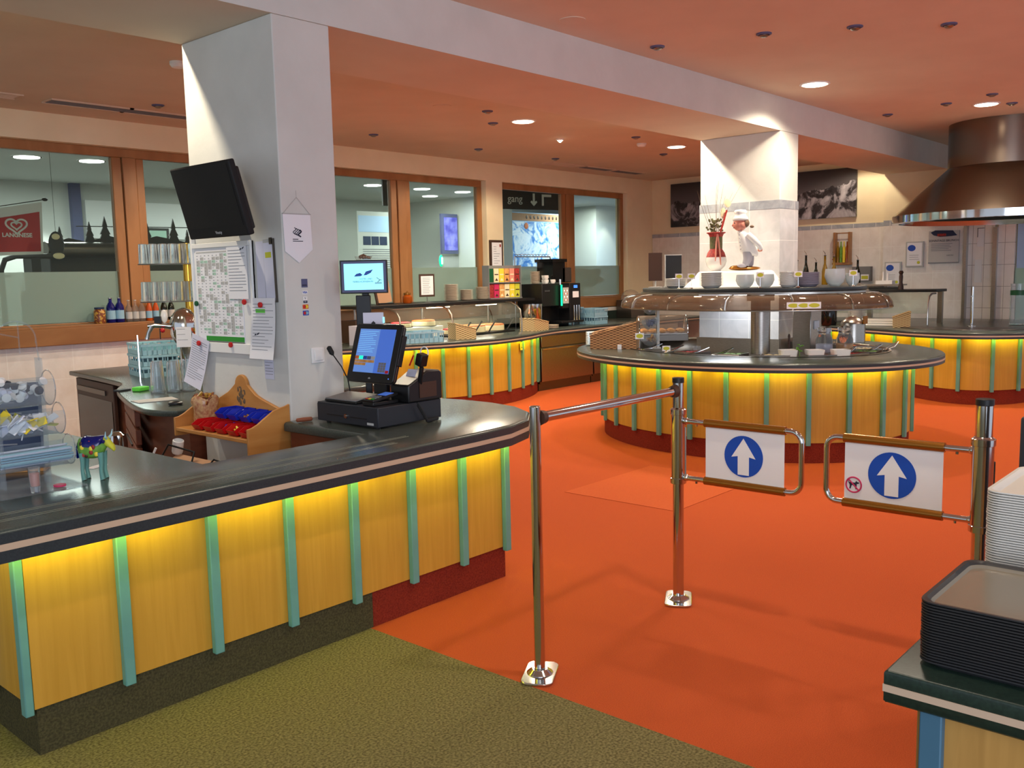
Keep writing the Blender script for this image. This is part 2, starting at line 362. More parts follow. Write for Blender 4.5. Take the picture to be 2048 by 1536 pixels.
def front(parent, path, stops, z0, z1, zp, ms=('panel_wood', 'batten', 'plinth_red'), tubes=True, plen_parts=None, bw=.04, tz=None):
    # panels, battens, plinth and light tubes along a path whose right-hand side faces the guests
    L = plen(path); b = [0] + [s for s in stops if .02 < s < L - .02] + [L]
    for i in range(len(b) - 1):
        p = M(); ribbon(p, sub(path, b[i] + .001, b[i + 1] - .001), .018, z0, z1); obj('front_panel', p, ms[0], parent)
    for s in stops:
        c, t = along(path, min(max(s, .001), L - .001)); nrm = Vector((t.y, -t.x)); q = M(); q.T = Matrix.Translation((c.x, c.y, 0)) @ Matrix.Rotation(atan2(t.y, t.x), 4, 'Z')
        q.box(-bw / 2, bw / 2, -.03, -.0005, z0 - .02, z1); obj('batten', q, ms[1], parent, bev=.004)
    inner = offset(path, -.008, False); LL = plen(inner)
    for s0, s1, mm in (plen_parts or [(0, LL, ms[2])]):
        p = M(); ribbon(p, sub(inner, s0, min(s1, LL)), .02, .001, z0); obj('plinth', p, mm, parent)
    if tubes:
        o = offset(path, .085, False); LO = plen(o); n = max(1, round(LO / .95)); seg = LO / n
        for k in range(n):
            pts = [(x, y, tz or z1 - .006) for x, y in sub(o, k * seg + .06, (k + 1) * seg - .06)]
            q = M(); q.tube(pts, .0075, 8); obj('light_tube', q, 'tube_glow', parent)
def bolt(mb, c, r=.006, m=0): mb.ball(c, r, 8, 4, m)
F = -pi / 2       # rotation of a thing that faces -X
# ================================================================ the room
YB, ZB = 4.155, 2.968          # beam front plane, beam soffit
f = M(); f.add([(-4, -4, 0), (2.61, -4, 0), (2.61, 3.2, 0), (-4, 3.2, 0)], [(0, 1, 2, 3)]); f.add([(-4, 3.2, 0), (2.61, 3.2, 0), (2.61, 9.3, 0), (-4, 9.3, 0)], [(0, 1, 2, 3)], 0)
f.add([(2.61, -4, 0), (15, -4, 0), (15, 9.3, 0), (2.61, 9.3, 0)], [(0, 1, 2, 3)], 1)
f.add([(-4, -4, -.1), (15, -4, -.1), (15, 9.3, -.1), (-4, 9.3, -.1)], [(3, 2, 1, 0)], 0)
struct('floor', f, ['carpet_olive', 'carpet_orange'])
s = M(); s.box(5.24, 6.4, 3.2, 4.15, .0005, .003); o = struct('trim_1', s, 'carpet_orange_light')  # carpet square whose nap sheen is put in as a lighter colour
c = M(); c.box(-4, 15, -4, YB, 3.29, 3.4); struct('ceiling', c, 'ceil_main')
c = M(); c.box(-4, 14.4, YB + .001, 9.15, 3.22, 3.4); struct('ceiling', c, 'ceil_back').name = 'ceiling_back'
c = M(); c.box(-4, 14.1, YB, 5.05, ZB, 3.2195, 0); c.box(-4, 14.1, YB - .0004, YB, ZB, 3.2898, 1); struct('trim_2', c, ['ceil_main', 'plaster'])
def column(name, x0, x1, tiled):
    c = M(); c.box(x0, x1, YB, 5.05, 0, ZB - .0005); o = struct(name, c, 'plaster', bev=.006)
    return o
column('wall_column_front', 2.886, 3.252, 0)
column('wall_column_island', 8.77, 9.18, 1)
t = M(); t.box(8.764, 9.186, YB - .006, 5.056, .86, 2.21); struct('trim_3', t, 'tile_grey')
t = M(); t.box(8.762, 9.188, YB - .008, 5.058, 2.21, 2.294); struct('trim_4', t, 'tile_band')
c = M(); c.box(14.1, 14.19, 4.0, 5.03, 0, 3.2895); struct('wall_pier', c, 'cream')
# far wall (X = 14.2): tiled to 2.21, band, plaster above
c = M(); c.box(14.2, 14.4, 1.0, 9.3, 0, 3.4); struct('wall_far', c, 'cream')
t = M(); t.box(14.188, 14.1995, 5.035, 9.14, 0, 2.21); t.box(14.092, 14.0995, 3.9, 5.03, 0, 2.21); struct('trim_5', t, 'tile_marble')
t = M(); t.box(14.186, 14.1995, 5.035, 9.14, 2.21, 2.272); t.box(14.09, 14.0995, 3.9, 5.03, 2.21, 2.29); struct('trim_6', t, 'tile_band')
t = M(); t.box(14.05, 14.19, 3.86, 3.9, 0, 2.6); t.box(14.05, 14.19, 3.47, 3.52, 0, 2.12); struct('trim_7', t, 'steel')
t = M(); t.box(14.15, 14.199, 3.52, 3.86, 0, 3.2); t.box(14.12, 14.199, 3.26, 3.47, 0, 3.2); struct('trim_8', t, 'tile_small')
# opening to the kitchen at the far right
c = M(); c.box(14.16, 14.19, 2.2, 3.24, 1.55, 2.7); struct('window_4', c, 'hall_blue'); 
c = M(); c.box(14.15, 14.199, 2.2, 3.25, 0, 1.55); struct('wall_hatch', c, 'pale_green')
# window wall (Y = 9.15)
w = M()
w.box(-4, 14.4, 9.15, 9.4, 0, 1.10); w.box(-4, 14.4, 9.15, 9.4, 2.965, 3.4)
for a, b in ((-4, -1.0), (2.35, 2.7), (6.2, 6.5), (9.85, 10.2), (13.42, 14.4)): w.box(a, b, 9.15, 9.4, 1.10, 2.965)
struct('wall_windows', w, 'cream')
t = M(); t.box(-1, 5.6, 9.138, 9.1495, 0, 1.06); struct('trim_9', t, 'tile_marble')
wins = [(-1.0, 2.35, .7), (2.7, 6.2, 4.61), (6.5, 9.85, 8.30), (10.2, 13.42, 11.88)]
for k, (a, b, mx) in enumerate(wins):
    Y0, Y1 = 9.24, 9.31
    fr = M()
    fr.box(a, b, Y0, Y1, 2.875, 2.964); fr.box(a, b, Y0, Y1, 1.12, 1.235); fr.box(a, a + .09, Y0, Y1, 1.235, 2.875); fr.box(b - .09, b, Y0, Y1, 1.235, 2.875); fr.box(mx - .07, mx + .07, Y0 - .02, Y1, 1.235, 2.875)
    wo = struct('window_%d' % (k + 1 if k < 3 else 5), fr, 'pine', bev=.006)
    fr = M(); fr.box(mx - .175, mx - .075, Y0, Y1, 1.235, 2.875); fr.box(mx + .075, mx + .16, Y0, Y1, 1.235, 2.875); obj('sash', fr, 'pine', wo, bev=.008)
    sb = M(); sb.box(a, b, 9.08, 9.24, 1.10, 1.12); sb.box(a - .1, b + .1, 9.05, 9.13, 1.125 - .09, 1.2); sb.box(a, b, 9.05, 9.24, 1.195, 1.22)
    obj('sill_board', sb, 'pine_h', wo, bev=.006)
    for u, v in ((a + .09, mx - .175), (mx + .16, b - .09)):
        g = M(); g.box(u, v, 9.27, 9.276, 1.235, 2.875); obj('pane', g, 'pane', wo)
        g = M(); g.box(u + .002, v - .002, 9.277, 9.279, 1.24, 1.735); obj('frosted_film', g, 'frosted', wo)
# hallway behind the glass
h = M(); h.box(-4, 22, 15.0, 15.1, 0, 3.6); struct('wall_hall', h, 'hall_wall')
h = M(); h.box(-4, 22, 9.42, 15, 3.2, 3.3); struct('ceiling_hall', h, 'hall_ceil')
h = M(); h.box(-4, 22, 9.41, 15, -.1, -.001); struct('floor_hall', h, 'hall_floor')
h = M(); h.box(21.9, 22, 9.4, 15, 0, 3.3); struct('wall_hall_end', h, 'hall_blue')
h = M(); h.box(13.66, 14.1, 12.4, 15, 0, 3.2); struct('wall_hall_pier', h, 'hall_wall')
h = M(); h.box(17.9, 18.9, 13.1, 14, 0, 3.2); struct('wall_hall_column', h, 'hall_wall')
h = M(); h.box(6.47, 6.62, 14.9, 15, 0, 3.2); struct('wall_hall_stub', h, 'slate_blue')
for i, (x, y) in enumerate(((4.79, 12.2), (5.55, 12.1), (10.5, 12.4), (11.65, 12.4), (12.8, 13.4), (12.7, 12.4))):
    L = thing('ceiling_downlight', ['left one of the pair of round lamps in the hallway ceiling behind the left window', 'round hallway lamp in the ceiling right of the pair behind the left window', 'round hallway lamp seen in the pane right of the column', 'lone round lamp at the top of the middle window pane', 'lower round hallway lamp, deepest one in the middle window', 'round hallway lamp near the right frame of the middle window'][i], 'ceiling light', (x, y, 3.2), group='hallway ceiling lamps')
    q = M(); q.lathe([(.17, -.006), (.18, 0), (.15, 0), (.15, -.006)], n=28, cap0=False, cap1=False); obj('trim_ring', q, 'white', L); q = M(); q.cyl(0, 0, -.016, -.001, .148, 28); obj('lamp_disc', q, 'lamp_glow_hall', L)
for x in (1.5, 5.2, 9, 12.5, 17): light('hall_lamp', 'AREA', (x, 12.6, 3.15), 150 if x < 12 else 90, (.93, 1, .98), 1.3)  # area lights added for the hallway, apart from its visible lamp discs
light('hall_spot', 'SPOT', (6.0, 14.3, 3.1), 160, (.95, 1, 1), .05, 95, .4); light('hall_spot', 'SPOT', (12.7, 14.2, 3.15), 70, WHITE, .05, 80, .4); light('hall_spot', 'SPOT', (18.2, 12.75, 3.15), 40, WHITE, .05, 75, .3)  # spots added to light the hallway, without fixtures of their own
light('hall_daylight', 'AREA', (17.2, 11.5, 2.9), 120, (.5, .7, 1), 2)  # bluish fill light added in the hallway, no window opens there

# ---- lamps of the restaurant ceiling
def downlight(x, y, z, lab, power, spot=110, blend=.5, col=WARM):
    L = thing('ceiling_downlight', lab, 'ceiling light', (x, y, z), group='large round downlights')
    q = M(); q.lathe([(.135, 0), (.135, -.006), (.12, -.010), (.11, -.006), (.105, 0)], n=32, cap0=False, cap1=False); obj('trim_ring', q, 'white', L)
    q = M(); q.cyl(0, 0, -.013, -.0005, .104, 32); obj('lamp_disc', q, 'lamp_glow', L)
    light('downlight_lamp', 'SPOT', (0, 0, -.03), power, col, .1, spot, blend, parent=L)
PW = 230
downlight(8.42, 3.66, 3.29, 'large round downlight in the main ceiling in front of the tiled column', PW, 150, .5)
downlight(10.84, 2.83, 3.29, 'large round downlight in the main ceiling beside the extractor hood', PW, 150, .5)
downlight(7.59, 6.49, 3.22, 'large round downlight in the rear ceiling right of the white column', PW, 150, .5)
downlight(10.62, 6.47, 3.22, 'large round downlight in the rear ceiling left of the tiled column', PW, 150, .5)
# assumed lamps outside the picture or hidden, plus rear ones added to brighten
for x, y, z, p in ((4.6, 6.5, 3.15, 110), (2.2, 5.19, 3.20, 90), (8.15, 5.26, 3.20, 120), (13.5, 5.24, 3.20, 32), (9.0, 7.7, 3.2, 120), (5.6, 7.6, 3.2, 90)):
    light('downlight_lamp', 'SPOT', (x, y, z), p, (1, .86, .64), .025, 160, .25)
for x, y, p in ((5.9, 2.6, 150), (3.3, 1.2, 130), (1.3, 1.2, 80), (5.8, -.6, 130), (8.6, .6, 170), (11.5, .8, 150)):
    light('downlight_lamp', 'SPOT', (x, y, 3.27), p, (1, .86, .68), .1, 140, .6)
light('bar_lamp', 'SPOT', (1.4, 6.2, 3.18), 70, WHITE, .1, 120, .5)  # assumed lamp over the bar, out of view
L = thing('ceiling_spot', 'single bright bulb spot in the rear ceiling', 'ceiling light', (8.91, 7.04, 3.22))
q = M(); q.lathe([(.05, 0), (.05, -.012), (.035, -.02), (.03, 0)], n=20, cap0=False, cap1=False); obj('trim_ring', q, 'white', L); q = M(); q.ball((0, 0, -.018), .024); obj('bulb', q, 'bulb_glow', L)
light('spot_lamp', 'SPOT', (0, 0, -.06), 40, WARM, .03, 90, .3, parent=L)
SPOT = [(6.137, 3.902, 3.29, 'nearest the beam, first in the row of unlit spots of the main ceiling'), (6.378, 3.158, 3.29, 'second unlit spot of the front row, counted from the beam'), (6.675, 2.615, 3.29, 'third unlit spot of the front row, counted from the beam'), (7.103, 2.116, 3.29, 'unlit ceiling spot farthest right in the front row'),
        (10.69, 3.80, 3.29, 'unlit spot above the tiled column, close to the beam'), (10.47, 3.12, 3.29, 'unlit spot left of the downlight beside the hood'), (10.27, 2.63, 3.29, 'unlit spot just above the downlight beside the hood'), (10.99, 2.62, 3.29, 'unlit spot just right of the downlight beside the hood'),
        (6.869, 6.334, 3.22, 'upper of the two unlit spots left of the rear downlight'), (7.439, 6.784, 3.22, 'lower of the two unlit spots left of the rear downlight'), (6.988, 8.204, 3.22, 'unlit spot above the window next to the white column'), (8.781, 8.269, 3.22, 'unlit spot above the middle window'), (9.496, 6.344, 3.22, 'small unlit spot beside the smoke detector'), (11.136, 6.99, 3.22, 'unlit spot below the rear downlight by the tiled column'), (10.33, 8.25, 3.22, 'unlit spot by the ceiling vents'), (4.372, 8.122, 3.22, 'unlit spot by the ceiling vents left of the white column')]
first = None
for x, y, z, lab in SPOT:
    if first is None:
        first = thing('recessed_spot', lab, 'ceiling spot', (x, y, z), group='small unlit ceiling spots')
        q = M(); q.lathe([(.055, 0), (.055, -.008), (.04, -.014), (.036, 0)], n=20, cap0=False, cap1=False); obj('trim_ring', q, 'slate_blue', first)
        q = M(); q.lathe([(.034, 0), (.034, -.018), (.02, -.028), (.002, -.03)], n=18, cap0=False); obj('lamp_head', q, 'steel', first)
    else: dup(first, (x, y, z), 0, lab)
q = M(); q.lathe([(.06, 0), (.06, -.02), (.045, -.04), (.01, -.045)], n=24, cap0=False)
one('smoke_detector', 'round white smoke detector on the rear ceiling right of the bulb spot', 'smoke detector', q, 'white', (10.02, 6.61, 3.22))
one('smoke_detector', 'round white smoke detector left of the white column top', 'smoke detector', q, 'white', (3.66, 6.467, 3.22))
q = M(); q.lathe([(.09, 0), (.09, -.005), (.01, -.006)], n=28, cap0=False)
one('ceiling_cover', 'flush round cover disc in the rear ceiling', 'ceiling cover', q, 'ceil_back', (6.347, 6.44, 3.22)); one('ceiling_cover', 'flush round cover disc in the main ceiling above the beam', 'ceiling cover', q, 'ceil_main', (5.094, 3.904, 3.29))
VENT = [(10.95, 'left'), (11.78, 'middle'), (12.62, 'right')], [(2.95, 'left'), (3.92, 'middle'), (4.62, 'right')]
for gi, (grp, yv) in enumerate(zip(VENT, (8.6, 8.52))):
    for xv, wh in grp:
        L = thing('ceiling_vent', '%s one of the three slotted ceiling vents %s' % (wh, 'above the right window' if gi == 0 else 'left of the white column'), 'vent', (xv, yv, 3.22), group='slotted ceiling vents')
        q = M(); q.box(-.37, .37, -.10, .10, -.006, -.0005); q.box(-.37, .37, -.11, -.095, -.014, -.0005); q.box(-.37, .37, .095, .11, -.014, -.0005); obj('frame', q, 'ceil_back', L)
        q = M(); [q.box(-.35, .35, y - .004, y + .004, -.012, -.0055) for y in (-.07, -.042, -.014, .014, .042, .07)]; obj('slot', q, 'grey' if wh != 'left' else 'ceil_back', L)

# ================================================================ counters
ZT = .853
# front bar with the till
t = thing('bar_counter', 'long L-shaped front bar with lit yellow wood front and dark slate top', 'counter', (0, 0, 0))
P = [(.95, 3.03), (3.15, 3.03), (3.42, 3.045), (3.64, 3.12), (3.83, 3.27), (3.95, 3.47), (4.0, 3.70), (4.0, 3.93), (3.97, 4.145), (2.83, 4.145), (2.83, 3.475), (1.97, 3.475), (1.97, 5.35), (.95, 5.35)]
m = M(); slab(m, P, .800, ZT, 0); o = obj('countertop', m, ['slate_top'], t, ang=50)
for d, z0, z1, k in ((.0015, .749, .787, 'slate_edge'), (.003, .7875, .809, 'edge_stripe'), (.0015, .8095, .841, 'slate_edge')):
    m = M(); pp = offset(P[:-6], d, False); ribbon(m, pp, .004 if z0 > .8 else .022, z0 - (.001 if z0 < .78 else 0), z1); obj('edge_band', m, k, t)
for y in (3.145, 3.165, 3.235, 3.255):
    m = M(); m.box(1.0, 2.9 if y > 3.2 else 2.75, y - .0022, y + .0022, ZT - .001, ZT + .0008); obj('inlay_line', m, 'inlay', t)
path = [(1.14, 5.3), (1.14, 3.21), (3.55, 3.21), (3.55, 4.13)]
s0 = 2.09
front(t, path, [.35, .7, 1.05, 1.4, 1.75] + [s0 - .02] + [s0 + x - 1.14 for x in (1.464, 1.826, 2.181, 2.523, 2.87, 3.212, 3.535)], 0.17, .799, 0, plen_parts=[(0, s0 + 1.47, 'plinth_olive'), (s0 + 1.471, 99, 'plinth_red')], tz=.765)
m = M(); m.box(1.16, 1.9, 3.232, 5.3, .10, .799); obj('carcass', m, 'cabinet_wood', t)
m = M(); m.box(1.9, 3.5, 3.232, 3.44, .10, .799); m.box(2.86, 3.5, 3.44, 4.13, .1, .799); obj('carcass', m, 'cabinet_wood', t)

# round island
t = thing('buffet_island', 'oval salad island with lit yellow wood front round the tiled column', 'counter', (0, 0, 0))
IC = (8.165, 4.194); IA = radians(81.4)
m = M(); P = ell(*IC, 1.797, 1.471, IA, 96); Wl = ell(8.30, 4.25, 1.36, 1.0, IA, 96)
lv = [(P, .800, -.004), (P, .804, 0), (P, .835, 0), (P, .843, -.002), (P, .850, -.008), (P, ZT, -.018)]
m.rings([[(x, y, z) for x, y in offset(q, d)] for q, z, d in lv] + [[(x, y, ZT) for x, y in Wl], [(x, y, .800) for x, y in Wl]], closed=True); obj('countertop', m, 'slate_top', t, ang=50)
for d, z0, z1, k in ((.0015, .779, .8032, 'slate_edge'), (.003, .8035, .819, 'edge_stripe'), (.0015, .8195, .841, 'slate_edge')):
    m = M(); a = offset(P, d); b = offset(P, d - (.004 if z0 > .78 else .022)); m.rings([[(x, y, z0) for x, y in a], [(x, y, z1) for x, y in a], [(x, y, z1) for x, y in b], [(x, y, z0) for x, y in b]], closed=True); obj('edge_band', m, k, t)
m = M(); W2 = offset(Wl, -.006); W3 = offset(Wl, .018); Wb = offset(Wl, -.03)
m.rings([[(x, y, ZT + .004) for x, y in W3], [(x, y, ZT + .006) for x, y in Wl], [(x, y, ZT + .002) for x, y in W2], [(x, y, .735) for x, y in Wb]], cap0=False, cap1=False); obj('well_rim', m, 'steel', t, ang=60)
m = M(); CW = [(8.75, 4.135), (9.2, 4.135), (9.2, 5.07), (8.75, 5.07)]
nb = len(Wb); hole = []
for x, y in Wb:
    dx, dy = x - 8.975, y - 4.6; s_ = min(.225 / max(abs(dx), 1e-6), .47 / max(abs(dy), 1e-6)); hole.append((8.975 + dx * s_, 4.6 + dy * s_, .735))
m.rings([[(x, y, .735) for x, y in Wb], hole], cap0=False, cap1=False); obj('well_floor', m, 'steel', t)
m = M(); m.box(8.74, 8.762, 4.13, 5.075, .736, .90); m.box(9.19, 9.212, 4.13, 5.075, .736, .90); m.box(8.762, 9.19, 4.125, 4.145, .736, .90); m.box(8.762, 9.19, 5.06, 5.08, .736, .9); obj('well_collar', m, 'steel', t)
pe = ell(*IC, 1.53, 1.21, IA, 120); pe = pe[::1] + [pe[0]]
Lp = plen(pe); NB = 26
front(t, pe, [Lp * (k + .35) / NB for k in range(NB)], 0.17, .799, 0)

# left rear cake counter
t = thing('cake_counter', 'curved rear buffet counter with lit yellow front carrying the cakes and coffee machine', 'counter', (0, 0, 0))
cf = spline([(5.6, 8.35), (6.3, 8.06), (7.04, 7.80), (7.5, 7.62), (8.09, 7.50), (8.62, 7.55), (9.1, 7.68), (9.45, 7.82), (9.98, 7.95), (10.4, 7.96), (11.5, 7.96), (14.08, 7.96)], 6)
P = cf + [(14.08, 9.13), (5.6, 9.13)]
m = M(); slab(m, P, .800, ZT); obj('countertop', m, 'slate_top', t, ang=50)
for d, z0, z1, k in ((.0015, .779, .8032, 'slate_edge'), (.003, .8035, .819, 'edge_stripe'), (.0015, .8195, .841, 'slate_edge')):
    m = M(); ribbon(m, offset(cf, d, False), .004 if z0 > .78 else .022, z0, z1); obj('edge_band', m, k, t)
pf = spline([(5.75, 8.55), (6.4, 8.28), (7.04, 8.02), (7.5, 7.84), (8.09, 7.68), (8.62, 7.68), (9.05, 7.78), (9.4, 7.93), (9.68, 8.10)], 6)
Lp = plen(pf); front(t, pf, [.25 + .345 * k for k in range(12) if .25 + .345 * k < Lp - .06] + [Lp - .02], 0.17, .799, 0)
m = M(); m.prism([(5.8, 8.75), (8.6, 8.1), (9.66, 8.2), (9.66, 9.1), (5.8, 9.1)], .1, .799); obj('carcass', m, 'cabinet_wood', t)
q = M(); q.box(-.075, .075, -.002, 0, -.05, .05); 
lb = thing('price_card', 'small pale yellow card with black writing stuck on the cake counter front', 'sign', (8.93, 7.722, .70), radians(17)); obj('card', q, 'yellow', lb)
q = M(); lines(q, -.05, .05, -.03, .035, -.002, 3, .008); obj('print', q, 'ink', lb); q = M(); q.box(-.02, .025, -.003, 0, -.085, -.06); obj('clip', q, 'brown_dark', lb)
# stainless cabinets
for i, (x0, x1) in enumerate(((9.72, 10.92), (10.94, 11.6), (11.62, 12.5), (12.52, 13.3))):
    t = thing('refrigerated_cabinet', 'stainless steel under-counter cabinet %s' % ['right beside the curved yellow cake counter front', 'with green switch panel, next to the widest steel cabinet', 'partly hidden behind the left end of the salad island', 'farthest right under the rear worktop'][i], 'cabinet', (x0, 8.07, 0), group='steel cabinets under the rear counter')
    wd_ = x1 - x0
    m = M(); m.box(0, wd_, .03, .9, .10, .775); obj('body', m, 'steel_dark', t)
    m = M(); m.box(.01, wd_ - .01, 0, .028, .13, .60); obj('door', m, 'steel', t, bev=.004)
    m = M(); m.box(.01, wd_ - .01, 0, .028, .61, .765); obj('drawer', m, 'steel', t, bev=.004)
    m = M(); m.box(.02, wd_ - .02, -.018, .0, .572, .592); obj('handle', m, 'chrome', t, bev=.003)
    m = M(); m.box(0, wd_, .06, .1, .001, .10); obj('kick_panel', m, 'steel_dark', t)
    if i == 1:
        m = M(); m.box(.03, .22, -.006, 0, .64, .75); d = obj('switch_panel', m, 'black', t); m = M(); m.box(.03, .22, -.010, -.006, .64, .65); m.box(.03, .22, -.010, -.006, .74, .75); obj('panel_frame', m, 'steel', d)
        m = M(); m.T = at(.13, -.008, .70, rx=pi / 2); m.cyl(0, 0, 0, .01, .02); obj('knob', m, 'green_dark', d)

# right rear counter
t = thing('grill_counter', 'curved rear right counter with lit yellow front below the extractor hood', 'counter', (0, 0, 0))
cf = spline([(12.55, 6.4), (12.05, 5.3), (11.78, 4.72), (11.5, 4.15), (11.22, 3.68), (11.08, 3.25), (11.12, 2.85), (11.35, 2.5), (11.75, 2.25), (12.4, 2.1), (14.05, 2.05)], 6)
P = cf + [(14.05, 6.4)]
m = M(); slab(m, P, .800, ZT); obj('countertop', m, 'slate_top', t, ang=50)
for d, z0, z1, k in ((.0015, .779, .8032, 'slate_edge'), (.003, .8035, .819, 'edge_stripe'), (.0015, .8195, .841, 'slate_edge')):
    m = M(); ribbon(m, offset(cf, d, False), .004 if z0 > .78 else .022, z0, z1); obj('edge_band', m, k, t)
pf = spline([(12.75, 6.3), (12.35, 5.3), (12.1, 4.6), (11.86, 4.0), (11.55, 3.58), (11.38, 3.22), (11.42, 2.92), (11.66, 2.68), (12.0, 2.55), (12.6, 2.45), (13.6, 2.42)], 6)
Lp = plen(pf); front(t, pf, [.3 + .35 * k for k in range(20) if .3 + .35 * k < Lp - .06], 0.17, .799, 0)
m = M(); m.prism([(11.9, 3.1), (12.1, 2.9), (14.0, 2.9), (14.0, 6.2), (12.95, 6.2), (12.4, 4.6)], .1, .799); obj('carcass', m, 'cabinet_wood', t)
m = M(); m.prism(ell(12.55, 3.3, 1.12, .95, 0, 48, radians(130), radians(250)), 0.8525, .862); one('cooktop_plate', 'dark steel edged cooking surface on the curved grill counter', 'cooktop', m, 'steel_dark', bev=.003)

# back bar worktop behind the white column
t = thing('back_bar', 'curved slate worktop behind the bar with dark fridge and brown drawers', 'counter', (0, 0, 0))
cf = spline([(3.46, 8.28), (3.32, 7.21), (3.22, 6.8), (3.02, 6.46), (2.73, 5.67), (2.64, 5.25), (2.72, 5.06)], 6)
P = [(x, y) for x, y in cf] + [(4.5, 5.06), (4.5, 8.28)]
m = M(); slab(m, P, .815, ZT, rnd=.01); obj('countertop', m, 'slate_top', t, ang=50)
m = M(); m.prism([(3.55, 8.25), (3.42, 7.2), (3.3, 6.78), (2.86, 5.7), (2.8, 5.08), (4.45, 5.08), (4.45, 8.25)], .05, .814); obj('carcass', m, 'cabinet_wood', t)
d = M(); d.T = Matrix.Translation((3.45, 7.72, 0)) @ Matrix.Rotation(F - .12, 4, 'Z'); d.box(-.47, .47, -.03, 0, .12, .80); fr = obj('fridge_door', d, 'brown_dark', t, bev=.005)
d = M(); d.T = Matrix.Translation((3.45, 7.72, 0)) @ Matrix.Rotation(F - .12, 4, 'Z'); d.box(-.43, .43, -.034, -.03, .16, .66); obj('fridge_glass', d, 'black_gloss', fr)
d = M(); d.T = Matrix.Translation((3.45, 7.72, 0)) @ Matrix.Rotation(F - .12, 4, 'Z'); d.box(-.43, .3, -.042, -.03, .70, .74); obj('handle', d, 'steel_dark', fr)
a = atan2(5.7 - 6.78, 2.86 - 3.3)
for z0, z1 in ((.07, .30), (.32, .55), (.57, .67), (.69, .79)):
    d = M(); d.T = Matrix.Translation((3.03, 6.24, 0)) @ Matrix.Rotation(a, 4, 'Z'); d.box(-.35, .62, -.04, -.005, z0, z1); dr = obj('drawer', d, 'cabinet_wood', t, bev=.004)
    if z1 - z0 > .2:
        d = M(); d.T = Matrix.Translation((3.03, 6.24, 0)) @ Matrix.Rotation(a, 4, 'Z'); d.box(-.2, .3, -.05, -.04, z1 - .035, z1 - .02); obj('handle', d, 'brown_dark', dr)
d = M(); d.T = at(2.62, 5.55, 0); d.lathe([(.055, .30), (.058, .58), (.05, .62), (.03, .64), (.01, .65)], n=24)
one('waste_bin', 'tall polished steel cylinder standing beside the brown drawers', 'bin', d, 'chrome', (.12, .75, -.2999), 0)

# tray table on the right
t = thing('tray_table', 'dark green topped tray counter with pale wood front at the right edge', 'counter', (0, 0, 0))
m = M(); slab(m, [(1.684, -1.2), (1.684, .58), (1.686, .58), (3.1, .58), (3.1, -1.2)][::-1], .79, ZT, rnd=.006); obj('countertop', m, 'green_top', t, ang=50)
for z0, z1, k in ((.812, .826, 'edge_stripe'),):
    m = M(); m.box(1.6825, 3.1015, -1.2, .5815, z0, z1); obj('edge_band', m, k, t)
m = M(); m.box(1.722, 3.06, -1.15, .53, .15, .789); obj('front_panel', m, 'panel_wood_dull', t)
for yb in (.50, .14, -.22, -.58, -.94): m = M(); m.box(1.70, 1.7215, yb - .02, yb + .02, .13, .789); obj('batten', m, 'batten_blue', t, bev=.003)
for xb in (2.1, 2.5, 2.9): m = M(); m.box(xb - .02, xb + .02, .5305, .552, .13, .789); obj('batten', m, 'batten_blue', t, bev=.003)
m = M(); m.box(1.74, 3.04, -1.13, .51, .001, .15); obj('plinth', m, 'plinth_red', t)
def tray(name):
    q = M(); W, D = .325, .45
    def rr(w, d, z, r=.03, n=4):
        o = []
        for cx, cy, a0 in ((w / 2 - r, d / 2 - r, 0), (-w / 2 + r, d / 2 - r, pi / 2), (-w / 2 + r, -d / 2 + r, pi), (w / 2 - r, -d / 2 + r, 3 * pi / 2)):
            for k in range(n + 1): a = a0 + pi / 2 * k / n; o.append((cx + r * cos(a), cy + r * sin(a), z))
        return o
    q.rings([rr(W - .03, D - .03, 0), rr(W - .012, D - .012, .0098), rr(W, D, .0100), rr(W, D, .0128), rr(W - .014, D - .014, .0128), rr(W - .026, D - .026, .0075)], cap1=False); q.rings([rr(W - .026, D - .026, .0075), rr(W - .036, D - .036, .0022)], 1, cap0=False)
    return q
tb = obj('serving_tray', tray(0), ['tray_black', 'tray_black'], None); tg = obj('serving_tray', tray(0), ['tray_grey', 'tray_grey'], None)
for base, src, n, pit, x, y, lab, grp in ((0, tb, 22, .0054, 1.905, .318, 'black serving tray in the low front stack on the green tray counter', 'black trays'), (0, tg, 44, .0056, 2.335, .318, 'light grey serving tray in the tall stack behind the black trays', 'grey trays')):
    for k in range(n):
        o = src if k == 0 else src.copy()
        if k: COL.objects.link(o)
        o.location = (x + random.uniform(-.0006, .0006), y + random.uniform(-.0006, .0006), ZT + .0005 + k * pit)
        tag(o, lab, 'tray', grp)
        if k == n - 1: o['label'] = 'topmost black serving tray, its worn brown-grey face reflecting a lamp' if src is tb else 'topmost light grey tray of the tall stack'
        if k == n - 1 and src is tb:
            o.data = tb.data.copy(); o.data.materials[1] = MATS['tray_top']  # inner face of the topmost black tray in glossy brown-grey
m = M(); m.box(-.05, .05, -.16, .2, 0, 1.07); one('floor_stand', 'dark grey stand at the right edge behind the grey trays', 'stand', m, 'dark_blue_grey', (3.60, .58, .001), 0, bev=.01)
